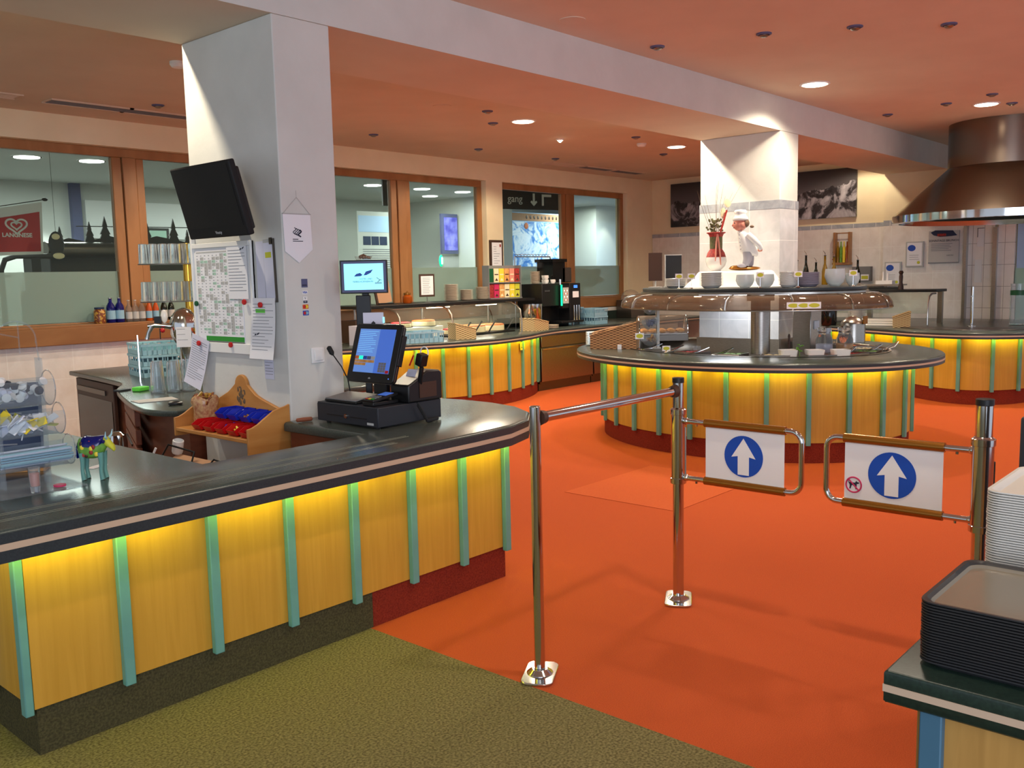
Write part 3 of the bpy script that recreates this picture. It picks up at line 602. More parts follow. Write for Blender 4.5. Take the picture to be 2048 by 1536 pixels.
# ================================================================ gate and rails
def foot(parent):
    q = M(); q.prism([(cx + .035 * cos(a), cy + .035 * sin(a)) for cx, cy, a0 in ((.075, .03, 0), (-.075, .03, pi / 2), (-.075, -.03, pi), (.075, -.03, 1.5 * pi)) for a in [a0 + pi / 12 * k for k in range(7)]], .0005, .012)
    q.lathe([(.055, .012), (.045, .02), (.032, .03)], n=24); obj('base_plate', q, 'chrome', parent, bev=.003)
P1, P2, P3 = (2.712, 2.289), (3.794, 2.303), (3.75, .945)
t = thing('barrier_post', 'slim chrome barrier post on the carpet border with the rail running to its right', 'post', (*P1, 0), radians(30)); foot(t)
q = M(); q.cyl(0, 0, .03, 1.094, .0215, 28); obj('pole', q, 'chrome', t, bev=.003)
def rail():
    t = thing('barrier_rail', 'reddish chrome tube rail between the two left barrier posts', 'rail', (P1[0], P1[1], 1.045), atan2(P2[1] - P1[1], P2[0] - P1[0]))
    L = hypot(P2[0] - P1[0], P2[1] - P1[1])
    q = M(); q.tube([(.05, 0, 0), (L - .055, 0, -.008)], .021, 20); obj('tube', q, 'chrome', t)
    for x, s in ((.024, 1), (L - .031, -1)):
        q = M(); q.tube([(x, 0, 0), (x + s * .03, 0, 0)] if s > 0 else [(x, 0, -.008), (x - .03, 0, -.008)], [.031, .026], 20); obj('socket', q, 'brown_dark', t)
rail()
def gatepost(loc, lab, rz, r, r2, lower=.04):
    t = thing('gate_post', lab, 'post', (*loc, 0), rz); foot(t)
    q = M(); q.cyl(0, 0, .03, 1.075, r, 28); obj('pole', q, 'chrome', t)
    q = M(); q.cyl(0, 0, 1.075, 1.10, r + .002, 28); obj('cap', q, 'black', t, bev=.002)
    q = M(); q.lathe([(r2, .585), (r2, .95), (r2 - .004, .953), (r + .001, .956)], n=28, cap0=True, cap1=False); obj('hinge_sleeve', q, 'chrome', t)
    for z in (.60, .935): q = M(); q.lathe([(r2 + .0005, z - .014), (r2 + .005, z - .012), (r2 + .005, z + .012), (r2 + .0005, z + .014)], n=28, cap0=False, cap1=False); obj('collar', q, 'chrome', t)
    q = M(); q.box(-.008, .008, -r2 - .004, -r2 + .002, .63, .86); obj('slot_cover', q, 'steel', t)
    return t
gatepost(P2, 'chrome gate post between the tube rail and the left gate wing', radians(30), .0262, .0335)
gatepost(P3, 'thick chrome gate post at right behind the grey trays', radians(30), .0305, .0385)
def wing(loc, s, lab, dog):      # local +x runs from the hinge to the free end
    t = thing('gate_wing', lab, 'gate', (*loc, 0), F if s > 0 else -F)
    z0, z1, L = .618, .893, .62; r = .05
    pts = [(.04, 0, z1), (L - r, 0, z1)] + [(L - r + r * sin(a), 0, z1 - r + r * cos(a)) for a in [pi / 2 * k / 6 for k in range(1, 7)]] + [(L - r + r * cos(a), 0, z0 + r - r * sin(a)) for a in [pi / 2 * k / 6 for k in range(0, 7)]] + [(.04, 0, z0)]
    q = M(); q.tube(pts, .0125, 14); obj('frame_tube', q, 'chrome', t)
    for z in (z0, z1): q = M(); q.ball((.045, 0, z), .017); obj('hinge_joint', q, 'chrome', t); q = M(); q.cyl(.1, 0, z - .021, z - .010, .006, 10); obj('screw', q, 'chrome', t)
    for z in (z0, z1): q = M(); q.tube([(.145, 0, z), (.545, 0, z)], .0195, 18); obj('clip_tube', q, 'gold_clip', t)
    sx = 1 if s > 0 else -1
    fy = -.004 * sx
    q = M(); q.box(.15, .54, -.0025, .0025, z0 + .006, z1 - .006); pn = obj('sign_panel', q, 'white', t)
    fr = Matrix.Translation((.345, fy if s > 0 else .004, (z0 + z1) / 2)) @ (Matrix() if s > 0 else Matrix.Rotation(pi, 4, 'Z'))
    q = M(); q.T = fr; R = .096; q.extr([(R * cos(a), R * sin(a)) for a in [2 * pi * k / 48 for k in range(48)]], -.0005, .0005); obj('blue_disc', q, 'sign_blue', pn)
    q = M(); q.T = fr @ Matrix.Translation((0, -.0012, 0)); q.extr([(0, .084), (-.060, -.006), (-.028, .0), (-.028, -.086), (.028, -.086), (.028, .0), (.060, -.006)][::-1], -.0004, .0004); obj('arrow', q, 'white', pn)
    if dog:
        fd = fr @ Matrix.Translation((-.155, 0, -.058))
        q = M(); q.T = fd; q.torus((0, -.001, 0), .032, .0032, 'y', 32, 6); q.tube([(-.022, -.001, .022), (.022, -.001, -.022)], .003, 6); obj('prohibition_ring', q, 'sign_pink', pn)
        q = M(); q.T = fd; q.extr([(-.021, .006), (-.024, .016), (-.019, .009), (.006, .009), (.011, .018), (.014, .013), (.022, .012), (.022, .007), (.013, .004), (.012, -.018), (.008, -.018), (.006, -.003), (-.008, -.002), (-.013, -.018), (-.018, -.018), (-.016, -.006), (-.018, .002)], -.0007, .0002); obj('dog_figure', q, 'ink', pn)
    return t
wing((P2[0] + .0, P2[1]), 1, 'left chrome gate wing with white panel, blue disc and white arrow', False)
wing((P3[0] + .03, P3[1]), -1, 'right chrome gate wing with arrow disc and small no-dogs sign', True)

# ================================================================ column fittings (faces: A = X 2.886, B = Y 4.155)
XA = 2.886
# television on a bracket
t = thing('wall_television', 'black flat television tilted down from a bracket on the white column', 'television', (2.615, 4.375, 2.02), rot=(0, 0, 0))
t.rotation_euler = (Matrix.Rotation(F, 3, 'Z') @ Matrix.Rotation(radians(15), 3, 'X')).to_euler()
q = M(); q.box(-.285, .285, -.02, .018, -.19, .19); obj('casing', q, 'black_matte', t, bev=.008)
q = M(); q.box(-.262, .262, -.0225, -.0202, -.135, .172); obj('screen', q, 'black_matte', t)
q = M(); q.box(-.22, .235, .0185, .065, -.17, .15); obj('rear_housing', q, 'black', t, bev=.01)
text('brand_lettering', 'Vivatty', .022, 'grey_light', t, (.02, -.0225, -.163))
q = M(); q.T = Matrix.Rotation(radians(-15), 4, 'X'); q.box(-.24, -.16, .03, .266, -.06, -.02); q.box(-.26, -.15, .25, .266, -.10, .06); obj('wall_bracket', q, 'black', t)
# white board with year planner
t = thing('wall_board', 'white framed board with green year planner hanging on the column', 'notice board', (XA - .001, 4.735, 1.515), F)
q = M(); q.box(-.31, .31, -.014, 0, -.315, .31); obj('backing', q, 'white', t, bev=.003)
q = M(); q.box(-.315, -.295, -.026, 0, -.32, .37); q.box(.295, .31, -.022, 0, -.32, .31); q.box(-.295, .295, -.022, 0, -.32, -.262); q.box(-.295, .295, -.026, 0, .282, .31); obj('frame', q, 'white', t, bev=.003)
q = M(); q.box(-.27, .20, -.018, -.0145, -.255, .275); pl = obj('planner_sheet', q, 'paper', t)
a_, b_, c_ = M(), M(), M()
for i in range(11):
    for j in range(26):
        x = -.262 + i * .042; z = .245 - j * .0178
        r = random.random()
        if r < .30: a_.box(x, x + .036, -.0187, -.0179, z - .014, z + .004)
        elif r < .46: b_.box(x, x + .036, -.0187, -.0179, z - .012, z + .002)
        c_.box(x + .003, x + .015, -.0189, -.0181, z - .007, z - .004)
obj('grey_cells', a_, 'grey_light', pl); 
MATS['pg2'] = MATS['pale_green']; obj('green_cells', b_, 'pale_green', pl); obj('day_marks', c_, 'ink_grey', pl)
q = M(); q.box(-.2, .20, -.0187, -.0179, -.253, -.225); obj('green_band', q, 'green', pl); q = M(); q.box(-.2, .20, -.0187, -.0179, -.262, -.2535); obj('grey_band', q, 'grey', pl)
q = M(); q.box(-.262, .19, -.0187, -.0179, .254, .262); obj('heading', q, 'grey_light', pl)
def bird(mb, x, z, s, y):
    mb.extr([(x - s, z - .15 * s), (x - .75 * s, z + .12 * s), (x - .35 * s, z + .22 * s), (x - .1 * s, z + .0 * s), (x - .3 * s, z - .12 * s)], y, y + .0005)
    mb.extr([(x, z - .05 * s), (x + .25 * s, z + .35 * s), (x + s, z + .55 * s), (x + .75 * s, z + .2 * s), (x + .3 * s, z - .02 * s)], y, y + .0005)
def sheet(name, lab, loc, w, hgt, rz=F, tilt=0, nl=16, curl=0, m='paper', extra=None, cat='paper'):
    t = thing(name, lab, cat, loc); t.rotation_euler = (Matrix.Rotation(rz, 3, 'Z') @ Matrix.Rotation(tilt, 3, 'Y')).to_euler()
    q = M(); n = 8
    for k in range(n):
        z0, z1 = hgt / 2 - hgt * k / n, hgt / 2 - hgt * (k + 1) / n; y0, y1 = -curl * (k / n) ** 2, -curl * ((k + 1) / n) ** 2
        q.add([(-w / 2, y0, z0), (w / 2, y0, z0), (w / 2, y1, z1), (-w / 2, y1, z1), (-w / 2, y0 + .001, z0), (w / 2, y0 + .001, z0), (w / 2, y1 + .001, z1), (-w / 2, y1 + .001, z1)], [(0, 1, 2, 3), (7, 6, 5, 4), (0, 3, 7, 4), (1, 5, 6, 2)] + ([(0, 4, 5, 1)] if k == 0 else []) + ([(3, 2, 6, 7)] if k == n - 1 else []))
    s_ = obj('sheet', q, m, t)
    if nl:
        q = M()
        for i in range(nl):
            z = hgt / 2 - hgt * (.10 + .8 * i / nl); u = (hgt / 2 - z) / hgt; y = -curl * u * u - .0012; x1 = w / 2 * random.choice((.85, .8, .5, .2))
            q.box(-w / 2 * .85, x1, y, y + .0006, z - .0013, z + .0013)
        obj('print', q, 'ink_grey', s_)
    if extra: extra(s_)
    return t
def ex1(s_):
    q = M(); bird(q, .06, .125, .022, -.0016); obj('bird_emblem', q, 'ink', s_)
sheet('notice_sheet', 'printed list pinned over the right half of the year planner', (XA - .024, 4.565, 1.655), .2, .30, extra=ex1, nl=14)
def ex2(s_):
    q = M(); q.box(-.07, .02, -.0020, -.0008, .085, .105); obj('highlight', q, 'green_bright', s_); q = M(); bird(q, -.055, -.035, .025, -.012); obj('bird_emblem', q, 'ink', s_)
sheet('notice_sheet', 'white letter with green marking hanging over the board frame corner', (XA - .028, 4.325, 1.345), .225, .33, curl=.03, extra=ex2, nl=15)
sheet('notice_sheet', 'tilted curling sheet hanging from the lower left board corner', (XA - .030, 5.02, 1.135), .19, .30, tilt=radians(14), curl=.035, m='paper_blue', nl=18)
sheet('notice_slip', 'small grey slip below the hanging white letter', (XA - .003, 4.335, 1.125), .085, .12, m='paper_blue', nl=6)
sheet('notice_sheet', 'long narrow pale sheet right of the board', (XA - .004, 4.365, 1.66), .075, .31, m='paper_blue', nl=0)
t = thing('clipboard', 'white clipboard hanging at the right edge of the column face', 'clipboard', (XA - .001, 4.275, 1.665), F); t.rotation_euler = (Matrix.Rotation(F, 3, 'Z') @ Matrix.Rotation(radians(-1.5), 3, 'Y')).to_euler()
q = M(); q.box(-.05, .05, -.006, 0, -.18, .16); obj('board', q, 'grey_light', t, bev=.002); q = M(); q.box(-.045, .04, -.008, -.006, -.17, .14); obj('sheet', q, 'paper_blue', t)
q = M(); q.box(.046, .052, -.012, 0, -.18, .16); q.box(.02, .04, -.014, -.006, .13, .165); obj('clip', q, 'steel_dark', t); q = M(); q.box(-.03, .025, -.0086, -.008, .06, .09); obj('stamp_print', q, 'yellow_tag', t)
def magnet(lab, y, z, m, x=XA - .026):
    q = M(); q.T = at(0, 0, 0, rx=pi / 2); q.lathe([(.0145, 0), (.016, .006), (.014, .012), (.004, .013)], n=18)
    one('round_magnet', lab, 'magnet', q, m, (x, y, z), F, group='board magnets')
magnet('red magnet holding the printed list at the board middle', 4.50, 1.488, 'red'); magnet('red magnet holding the white letter', 4.335, 1.473, 'red', XA - .033)
magnet('dark green magnet at the left frame of the board', 5.005, 1.478, 'green_dark', XA - .026); magnet('red magnet on the curling sheet', 4.99, 1.245, 'red', XA - .036); magnet('red magnet alone on the lower board frame', 4.665, 1.245, 'red', XA - .024)
# pennant
t = thing('pennant', 'white pointed pennant with wave emblem hung by a cord on the column', 'pennant', (2.982, YB - .004, 1.955))
q = M(); q.extr([(-.092, 0), (.085, 0), (.092, -.19), (0, -.262), (-.086, -.2)][::-1], -.003, 0); obj('cloth', q, 'paper', t, bev=.001)
q = M(); q.tube([(-.09, -.002, -.004), (-.0, -.003, .085), (.085, -.002, -.004)], .0018, 6); q.tube([(0, -.002, .083), (0, -.001, .12)], .0012, 6); obj('cord', q, 'grey_light', t)
q = M(); q.tube([(-.094, -.003, -.003), (.088, -.003, -.003)], .003, 8); obj('rod', q, 'grey_light', t)
for k in range(4):
    q = M(); pts = [(-.022 + k * .011 + .009 * sin(u * 2.2 * pi), -.0042, -.075 - .036 * u - k * .004) for u in [i / 12 for i in range(13)]]; q.tube(pts, .0022 if k < 3 else .004, 6); obj('wave_emblem', q, 'ink', t)
q = M(); q.box(-.035, 0, -.0036, -.003, -.138, -.134); q.box(-.035, .03, -.0036, -.003, -.148, -.144); obj('lettering', q, 'ink', t)
# payment stickers
def sticker(lab, z, w, hgt, m, fn=None):
    t = thing('payment_sticker', lab, 'sticker', (3.012, YB - .0012, z), group='payment stickers on the column'); q = M(); q.box(-w / 2, w / 2, -.0006, .0, -hgt / 2, hgt / 2); s_ = obj('film', q, m, t)
    if fn: fn(t)
def st1(t): q = M(); lines(q, -.016, .016, -.016, -.006, -.0008, 2, .003, .1); obj('print', q, 'ink', t)
sticker('grey-violet square sticker topmost of the payment stickers', 1.585, .04, .046, 'slate_blue', st1)
sticker('small white card sticker reading VISA', 1.535, .038, .02, 'white', lambda t: text('lettering', 'VISA', .015, 'sign_blue', t, (0, -.001, 0), ext=.0003, bold=.0004))
def st3(t):
    q = M(); q.box(-.013, .013, -.0012, -.0006, -.017, -.004); obj('band', q, 'navy', t); text('lettering', 'V', .016, 'navy', t, (0, -.001, .008), ext=.0003)
    text('lettering', 'PAY', .008, 'white', t, (0, -.0014, -.0105), ext=.0003)
sticker('white sticker with letter V over a navy band', 1.495, .028, .036, 'white', st3)
def st4(t, a='red', b='yellow'):
    for x, m_ in ((-.007, a), (.007, b)): q = M(); q.T = at(x, -.0008, 0, rx=pi / 2); q.cyl(0, 0, 0, .0006, .009, 18); obj('disc', q, m_, t)
sticker('orange sticker with a red and a yellow disc', 1.458, .038, .024, 'orange', st4)
sticker('blue sticker with a red and a blue disc, lowest', 1.424, .038, .026, 'sign_blue', lambda t: st4(t, 'red', 'crate_blue'))
t = thing('light_switch', 'square white light switch at the foot of the column', 'switch', (3.075, YB - .001, 1.19)); q = M(); q.box(-.043, .043, -.010, 0, -.043, .043); obj('frame', q, 'white', t, bev=.004); q = M(); q.box(-.028, .028, -.018, -.010, -.03, .03); obj('rocker', q, 'white', t, bev=.005)

# ---- wooden sweet shelf on the column
t = thing('sweet_shelf', 'wooden wall shelf with curved crest and painted ornament on the column', 'shelf', (2.885, 4.60, .78), F)
def arc(cx, cz, r, a0, a1, n=8): return [(cx + r * cos(a0 + (a1 - a0) * k / n), cz + r * sin(a0 + (a1 - a0) * k / n)) for k in range(n + 1)]
crest = [(.42, .0), (.42, .12)] + [(.34, .135), (.28, .15)] + [(.20, .17), (.14, .19), (.10, .215)] + arc(0, .235, .062, .1, pi - .1, 10) + [(-.10, .215), (-.14, .19), (-.20, .165), (-.26, .14), (-.31, .12), (-.31, 0)]
q = M(); q.extr(crest, -.02, 0); bk = obj('back_board', q, 'shelf_wood', t, bev=.004)
q = M(); random.seed(3)
for k in range(26):
    a = random.random() * 6.28; r_ = random.random() * .05; q.ball((r_ * cos(a) * .9, -.0205, .185 + r_ * sin(a) * 1.1), (.010 * random.random() + .004, .0015, .012 * random.random() + .004), 8, 5)
obj('painted_ornament', q, 'twig', bk)
q = M(); q.box(-.309, .42, -.262, -.021, -.022, 0); obj('shelf_board', q, 'shelf_wood', t, bev=.004)
side = [(-.265, -.16), (0, -.16), (0, .16), (-.03, .15), (-.06, .145)] + [(-.10, .135), (-.16, .10), (-.2, .075), (-.235, .06), (-.265, .055)]
for x in (-.325, .42):
    q = M(); q.T = at(x, 0, 0, rz=pi / 2); q.extr([(y, max(z, -.05) if x < 0 else z) for y, z in side], -.015, 0); obj('side_panel', q, 'shelf_wood', t, bev=.003)
def bin_(name, lab, x, y, z, m, grp, fill):
    t2 = thing(name, lab, 'storage bin', (2.885 + y, 4.60 - x, z), F, group=grp)
    q = M(); w, d, h_ = .078, .125, .055; q.box(-w, 0, 0, d, 0, .003); q.T = at(w / 2, 0, 0)
    q = M(); w = .041
    q.box(-w, w, -.11, .01, 0, .004); q.box(-w, w, .006, .01, .004, h_)
    for sx in (-1, 1): q.add([(sx * w, .01, 0), (sx * w, -.11, 0), (sx * w, -.13, .03), (sx * w, -.09, h_), (sx * w, .01, h_), (sx * (w - .003), .01, 0), (sx * (w - .003), -.11, 0), (sx * (w - .003), -.13, .03), (sx * (w - .003), -.09, h_), (sx * (w - .003), .01, h_)], [(0, 1, 2, 3, 4), (9, 8, 7, 6, 5), (0, 5, 6, 1), (1, 6, 7, 2), (2, 7, 8, 3), (3, 8, 9, 4)])
    q.add([(-w, -.11, 0), (w, -.11, 0), (w, -.13, .03), (-w, -.13, .03), (-w, -.107, 0), (w, -.107, 0), (w, -.126, .03), (-w, -.126, .03)], [(0, 1, 2, 3), (7, 6, 5, 4), (3, 2, 6, 7)])
    obj('tub', q, m, t2)
    if fill:
        q = M()
        for k in range(9): q.T = at(random.uniform(-.025, .025), random.uniform(-.09, -.01), .012 + random.random() * .022, random.random() * 3, random.random(), random.random()); q.box(-.02, .02, -.011, .011, -.004, .004)
        obj('sachets', q, fill, t2)
R_ = [('red bin at the left end of the front row, empty', None), ('red bin with pink sachets, second from left', 'food_red'), ('red bin with blue packets in the middle of the front row', 'blue_bin'), ('red bin with a yellow packet, fourth of the front row', 'yellow'), ('red bin with red sachets at the right end of the front row', 'food_red')]
for k, (lab, fl) in enumerate(R_): bin_('storage_bin', lab, -.11 + .119 * k, -.125, .781, 'red_bin', 'red bins on the sweet shelf', fl)
q = M(); q.box(-.06, .405, -.095, -.024, -.0, .060); one('bin_riser', 'low wooden step carrying the blue bins on the sweet shelf', 'riser', q, 'shelf_wood', (2.885, 4.60, .7805), F)
for k, (lab, fl) in enumerate((('blue bin leftmost of the upper row', None), ('blue bin with a white card in it', 'paper'), ('blue bin with brown sugar sachets', 'candy'), ('blue bin with dark packets, rightmost of the upper row', 'black'))): bin_('storage_bin', lab, .0 + .119 * k, -.04, .844, 'blue_bin', 'blue bins on the sweet shelf', fl)
t = thing('sweets_bag', 'transparent bag of gold wrapped sweets on the left end of the wooden shelf', 'bag', (2.76, 4.815, .7805))
q = M(); random.seed(5)
prof = [(.055, 0), (.064, .04), (.068, .10), (.076, .15), (.07, .17)]
q.rings([[(r * cos(a) * (1 + .10 * sin(3 * a + z * 30)), r * sin(a) * (1 + .08 * sin(5 * a)), z + (.012 * sin(4 * a) if z > .14 else 0)) for a in [2 * pi * k / 28 for k in range(28)]] for r, z in prof], cap1=False); obj('bag_film', q, 'candy_wrap', t)
q = M()
for k in range(46):
    a = random.random() * 6.28; r = random.random() * .066; q.T = at(r * cos(a), r * sin(a), .15 + random.random() * .035 - r * .2, random.random() * 3, random.random() * 2, random.random() * 2); q.box(-.018, .018, -.009, .009, -.006, .006)
obj('sweets', q, 'candy', t)
# things below the shelf
t = thing('cardboard_box', 'flat brown cardboard box behind the bar under the wooden shelf', 'box', (2.70, 4.42, .001), F)
q = M(); q.box(-.3, .3, -.28, .0, 0, .60); obj('body', q, 'cardboard', t, bev=.004); q = M(); q.T = at(0, -.28, .602, rx=.5); q.box(-.3, .3, -.02, .12, 0, .004); obj('flap', q, 'cardboard', t)
q = M(); q.tube([(2.40, 4.72, .62), (2.42, 4.62, .74), (2.5, 4.5, .70), (2.44, 4.45, .62), (2.42, 4.40, .61)], .006, 8); q.tube([(2.42, 4.3, .62), (2.45, 4.22, .70), (2.52, 4.1, .66), (2.42, 4.05, .615)], .005, 8); one('power_cable', 'black cables lying on the cardboard box', 'cable', q, 'black')
q = M(); q.tube([(2.44, 4.80, .70), (2.42, 4.82, .64), (2.36, 4.78, .55), (2.34, 4.70, .50), (2.35, 4.62, .56), (2.38, 4.60, .63)], .006, 8); q.tube([(2.40, 4.86, .635), (2.42, 4.68, .65)], .006, 8); one('looped_cable', 'pale looped cord hanging beside the cardboard box', 'cord', q, 'paper')
q = M(); q.T = at(0, 0, 0, rx=.3); q.lathe([(.026, 0), (.03, .01), (.03, .075), (.026, .078), (.026, .01)], n=20); one('white_cup', 'small white cup hooked under the wooden shelf', 'cup', q, 'white', (2.52, 4.72, .668), 0)
# ================================================================ on the front bar
# cash till group; frame faces -X: local x -> -Y, local y -> +X
t = thing('cash_drawer', 'black cash drawer box with key lock under the till screen', 'cash drawer', (2.935, 3.745, ZT + .0005), F)
q = M(); q.box(-.245, .245, .004, .44, .008, .108); obj('body', q, 'dark_blue_grey', t, bev=.004)
q = M(); q.box(-.24, .24, 0, .0035, .012, .10); fr = obj('drawer_front', q, 'dark_blue_grey', t)
q = M(); q.box(-.16, -.03, -.002, .001, .045, .049); q.box(.03, .16, -.002, .001, .045, .049); obj('slot', q, 'black', fr)
q = M(); q.T = at(0, 0, .05, rx=pi / 2); q.cyl(0, 0, 0, .006, .012, 16); q.cyl(0, 0, .006, .012, .004, 8); obj('key_lock', q, 'chrome', fr)
q = M(); q.box(.165, .215, -.0012, .0, .018, .03); obj('name_plate', q, 'grey_light', fr)
for x in (-.2, .2):
    for y in (.04, .4): q = M(); q.cyl(x, y, 0, .008, .012, 10); obj('rubber_foot', q, 'black', t)
zt = ZT + .109
t = thing('till_screen', 'tilted black touch screen till showing a blue order screen', 'till', (3.11, 3.715, 1.215)); t.rotation_euler = (Matrix.Rotation(F, 3, 'Z') @ Matrix.Rotation(radians(-17), 3, 'X')).to_euler()
q = M()
def rrect(w, h_, r, n=5):
    o = []
    for cx, cz, a0 in ((w / 2 - r, h_ / 2 - r, 0), (-w / 2 + r, h_ / 2 - r, pi / 2), (-w / 2 + r, -h_ / 2 + r, pi), (w / 2 - r, -h_ / 2 + r, 3 * pi / 2)):
        for k in range(n + 1): a = a0 + pi / 2 * k / n; o.append((cx + r * cos(a), cz + r * sin(a)))
    return o
q.extr(rrect(.37, .31, .022)[::-1], 0, .028); obj('casing', q, 'black', t, bev=.003)
q = M(); q.extr(rrect(.376, .316, .024)[::-1], .008, .014); obj('silver_edge', q, 'steel_dark', t)
q = M(); q.box(-.142, .142, -.0012, 0, -.105, .128); s_ = obj('display', q, 'screen_blue2', t)
q = M(); q.box(.02, .142, -.0016, -.0012, -.105, .128); obj('side_column', q, 'screen_blue', s_)
for k, mm in enumerate(('food_orange', 'led_green', 'sign_blue', 'slate_blue', 'grey_light')): q = M(); q.box(-.142 + k * .032, -.112 + k * .032, -.0020, -.0016, -.035, -.018); obj('button', q, mm, s_)
q = M(); q.box(-.142, .015, -.002, -.0016, -.052, -.038); q.box(-.142, -.05, -.002, -.0016, -.068, -.054); obj('button_row', q, 'bread', s_)
for i in range(4):
    for j in range(3): q = M(); q.box(.055 + j * .0195, .0725 + j * .0195, -.0022, -.0016, -.060 - i * .013, -.049 - i * .013 + .001); obj('number_key', q, 'grey' if j < 3 else 'red', s_)
q = M(); q.box(.115, .14, -.0022, -.0016, -.103, -.088); obj('red_key', q, 'red', s_)
q = M(); lines(q, -.135, .01, .0, .12, -.0014, 12, .0008, .3); obj('order_lines', q, 'screen_cyan', s_)
text('brand_lettering', 'elo', .014, 'grey_light', t, (0, -.0008, -.133)); q = M(); q.ball((.15, -.0005, -.130), .003, 8, 4); obj('power_light', q, 'led_blue', t)
q = M(); q.T = Matrix.Rotation(radians(17), 4, 'X'); q.box(-.05, .05, .03, .06, -.235, .02); q.box(-.09, .09, -.05, .12, -.249, -.235); obj('stand', q, 'black', t, bev=.004)
q = M(); q.box(.186, .20, .0, .03, -.06, .10); obj('card_reader', q, 'black', t, bev=.002)
t = thing('grey_keypad', 'flat grey covered keypad on the cash drawer', 'keyboard', (2.965, 3.83, zt + .0005), F)
q = M(); q.box(-.13, .13, 0, .17, 0, .012); obj('base', q, 'black', t, bev=.003); q = M(); q.T = at(0, 0, .012, rx=.12); q.box(-.125, .125, .0, .16, .0, .006); obj('cover', q, 'grey', t, bev=.002)
t = thing('card_terminal', 'black card payment terminal with coloured keys beside the keypad', 'card terminal', (2.96, 3.60, zt + .0005), F)
q = M(); q.extr([(-.042, 0), (.042, 0), (.042, .02), (-.042, .02)], 0, .17); q.T = at(0, .0, .02, rx=.14); q.box(-.043, .043, 0, .17, -.004, .012); obj('body', q, 'black', t, bev=.004)
for i in range(4):
    for j in range(3): q = M(); q.T = at(0, 0, .02, rx=.14); q.box(-.03 + j * .021, -.014 + j * .021, .012 + i * .016, .024 + i * .016, .012, .0155); obj('key', q, ('red', 'yellow', 'green')[j] if i == 0 else 'grey', t)
q = M(); q.T = at(0, 0, .02, rx=.14); q.box(-.032, .032, .095, .15, .012, .0135); obj('display', q, 'screen_blue', t)
t = thing('receipt_printer', 'black receipt printer with rounded lid and a paper slip', 'printer', (3.215, 3.562, zt + .0005), F)
q = M(); prof = [(-.075, 0), (.165, 0), (.165, .14), (.15, .155), (.06, .158), (-.0, .125), (-.075, .09)]
q.T = at(0, 0, 0, rz=pi / 2); q.extr([(x, z) for x, z in prof], -.07, .07); obj('body', q, 'black', t, bev=.008)
q = M(); q.box(-.062, .062, -.06, -.0, .0, .012); obj('base', q, 'black', t); 
q = M(); q.T = at(0, .0, .12, rx=-.5); q.box(-.035, .035, 0, .0008, 0, .05); obj('paper_slip', q, 'paper_blue', t)
q = M(); q.box(.0702, .074, .0, .12, .02, .10); obj('side_cover', q, 'brown_dark', t)
t = thing('barcode_scanner', 'black hand scanner with red and yellow tip hooked beside the till screen', 'scanner', (3.20, 3.46, 1.185), F)
q = M(); q.T = at(0, 0, 0, ry=.3); q.box(-.022, .022, -.015, .035, -.035, .03); q.tube([(0, .02, -.04), (.005, .02, -.11), (-.01, .05, -.205)], .012, 10); obj('body', q, 'black', t, bev=.006); q = M(); q.tube([(-.05, -.03, -.03), (-.015, -.03, .025)], .004, 8); obj('red_pen', q, 'red', t); q = M(); q.tube([(-.015, -.03, .025), (-.004, -.03, .045)], .004, 8); obj('yellow_tip', q, 'yellow', t)
q = M(); q.torus((0, .03, .035), .028, .0035, 'y', 20, 6); obj('ring', q, 'white', t)
q = M(); pts = []
for k in range(260):
    a = k / 260; ang = a * 2 * pi * 34; R = .009
    bx, bz = (3.20 + .14 * a - .02, .958 - .10 * min(1, a * 2.4) + 0.0) if a < .42 else (3.20 + .14 * a - .02, ZT + .0125)
    bz = max(bz, ZT + .0125); by = 3.475 - .01 * sin(a * 3)
    pts.append((bx + R * .3 * sin(ang), by + R * cos(ang) * .7 - .004, bz + R * sin(ang)))
q.tube(pts, .0022, 5); one('coiled_cable', 'black coiled cable hanging from the till down to the counter', 'cable', q, 'black_matte', smooth=True)
t = thing('gooseneck_microphone', 'black gooseneck microphone bending left beside the till screen', 'microphone', (3.135, 3.955, zt + .0005), F)
q = M(); q.lathe([(.03, 0), (.028, .015), (.008, .02)], n=18); obj('foot', q, 'black', t)
q = M(); q.tube([(0, 0, .018), (-.005, -.01, .10), (-.03, -.03, .17), (-.075, -.05, .235)], .0035, 8); obj('neck', q, 'black', t); q = M(); q.tube([(-.072, -.05, .232), (-.08, -.052, .243), (-.10, -.055, .272), (-.104, -.056, .277)], [.006, .014, .014, .006], 12); obj('capsule', q, 'black_matte', t)
# customer display
cr = -radians(48.4)
t = thing('customer_display', 'small customer monitor on a black pole showing a bright cyan page with two blue birds', 'monitor', (3.235, 3.925, 1.612), cr)
q = M(); q.box(-.128, .128, 0, .025, -.09, .09); obj('casing', q, 'black', t, bev=.003)
q = M(); q.box(-.119, .121, -.0012, 0, -.083, .083); fr = obj('bezel', q, 'slate_blue', t); q = M(); q.box(-.106, .107, -.0022, -.0012, -.070, .071); s_ = obj('display', q, 'screen_cyan', t)
q = M(); bird(q, .0, .010, .052, -.0030); obj('bird_logo', q, 'sign_blue', s_)
text('lettering', 'HOTEL UND', .012, 'ink', s_, (.012, -.0026, -.012), ext=.0002); text('lettering', 'NEBELHORNBAHN', .013, 'ink', s_, (-.004, -.0026, -.026), ext=.0002)
q = M(); q.tube([(.07, -.003, -.005), (.085, -.003, -.017), (.098, -.003, -.020)], .0016, 5); q.tube([(.075, -.003, -.03), (.088, -.003, -.018)], .002, 5); lines(q, .06, .10, -.04, -.03, -.0028, 2, .003, .1); obj('small_logo', q, 'ink_grey', s_)
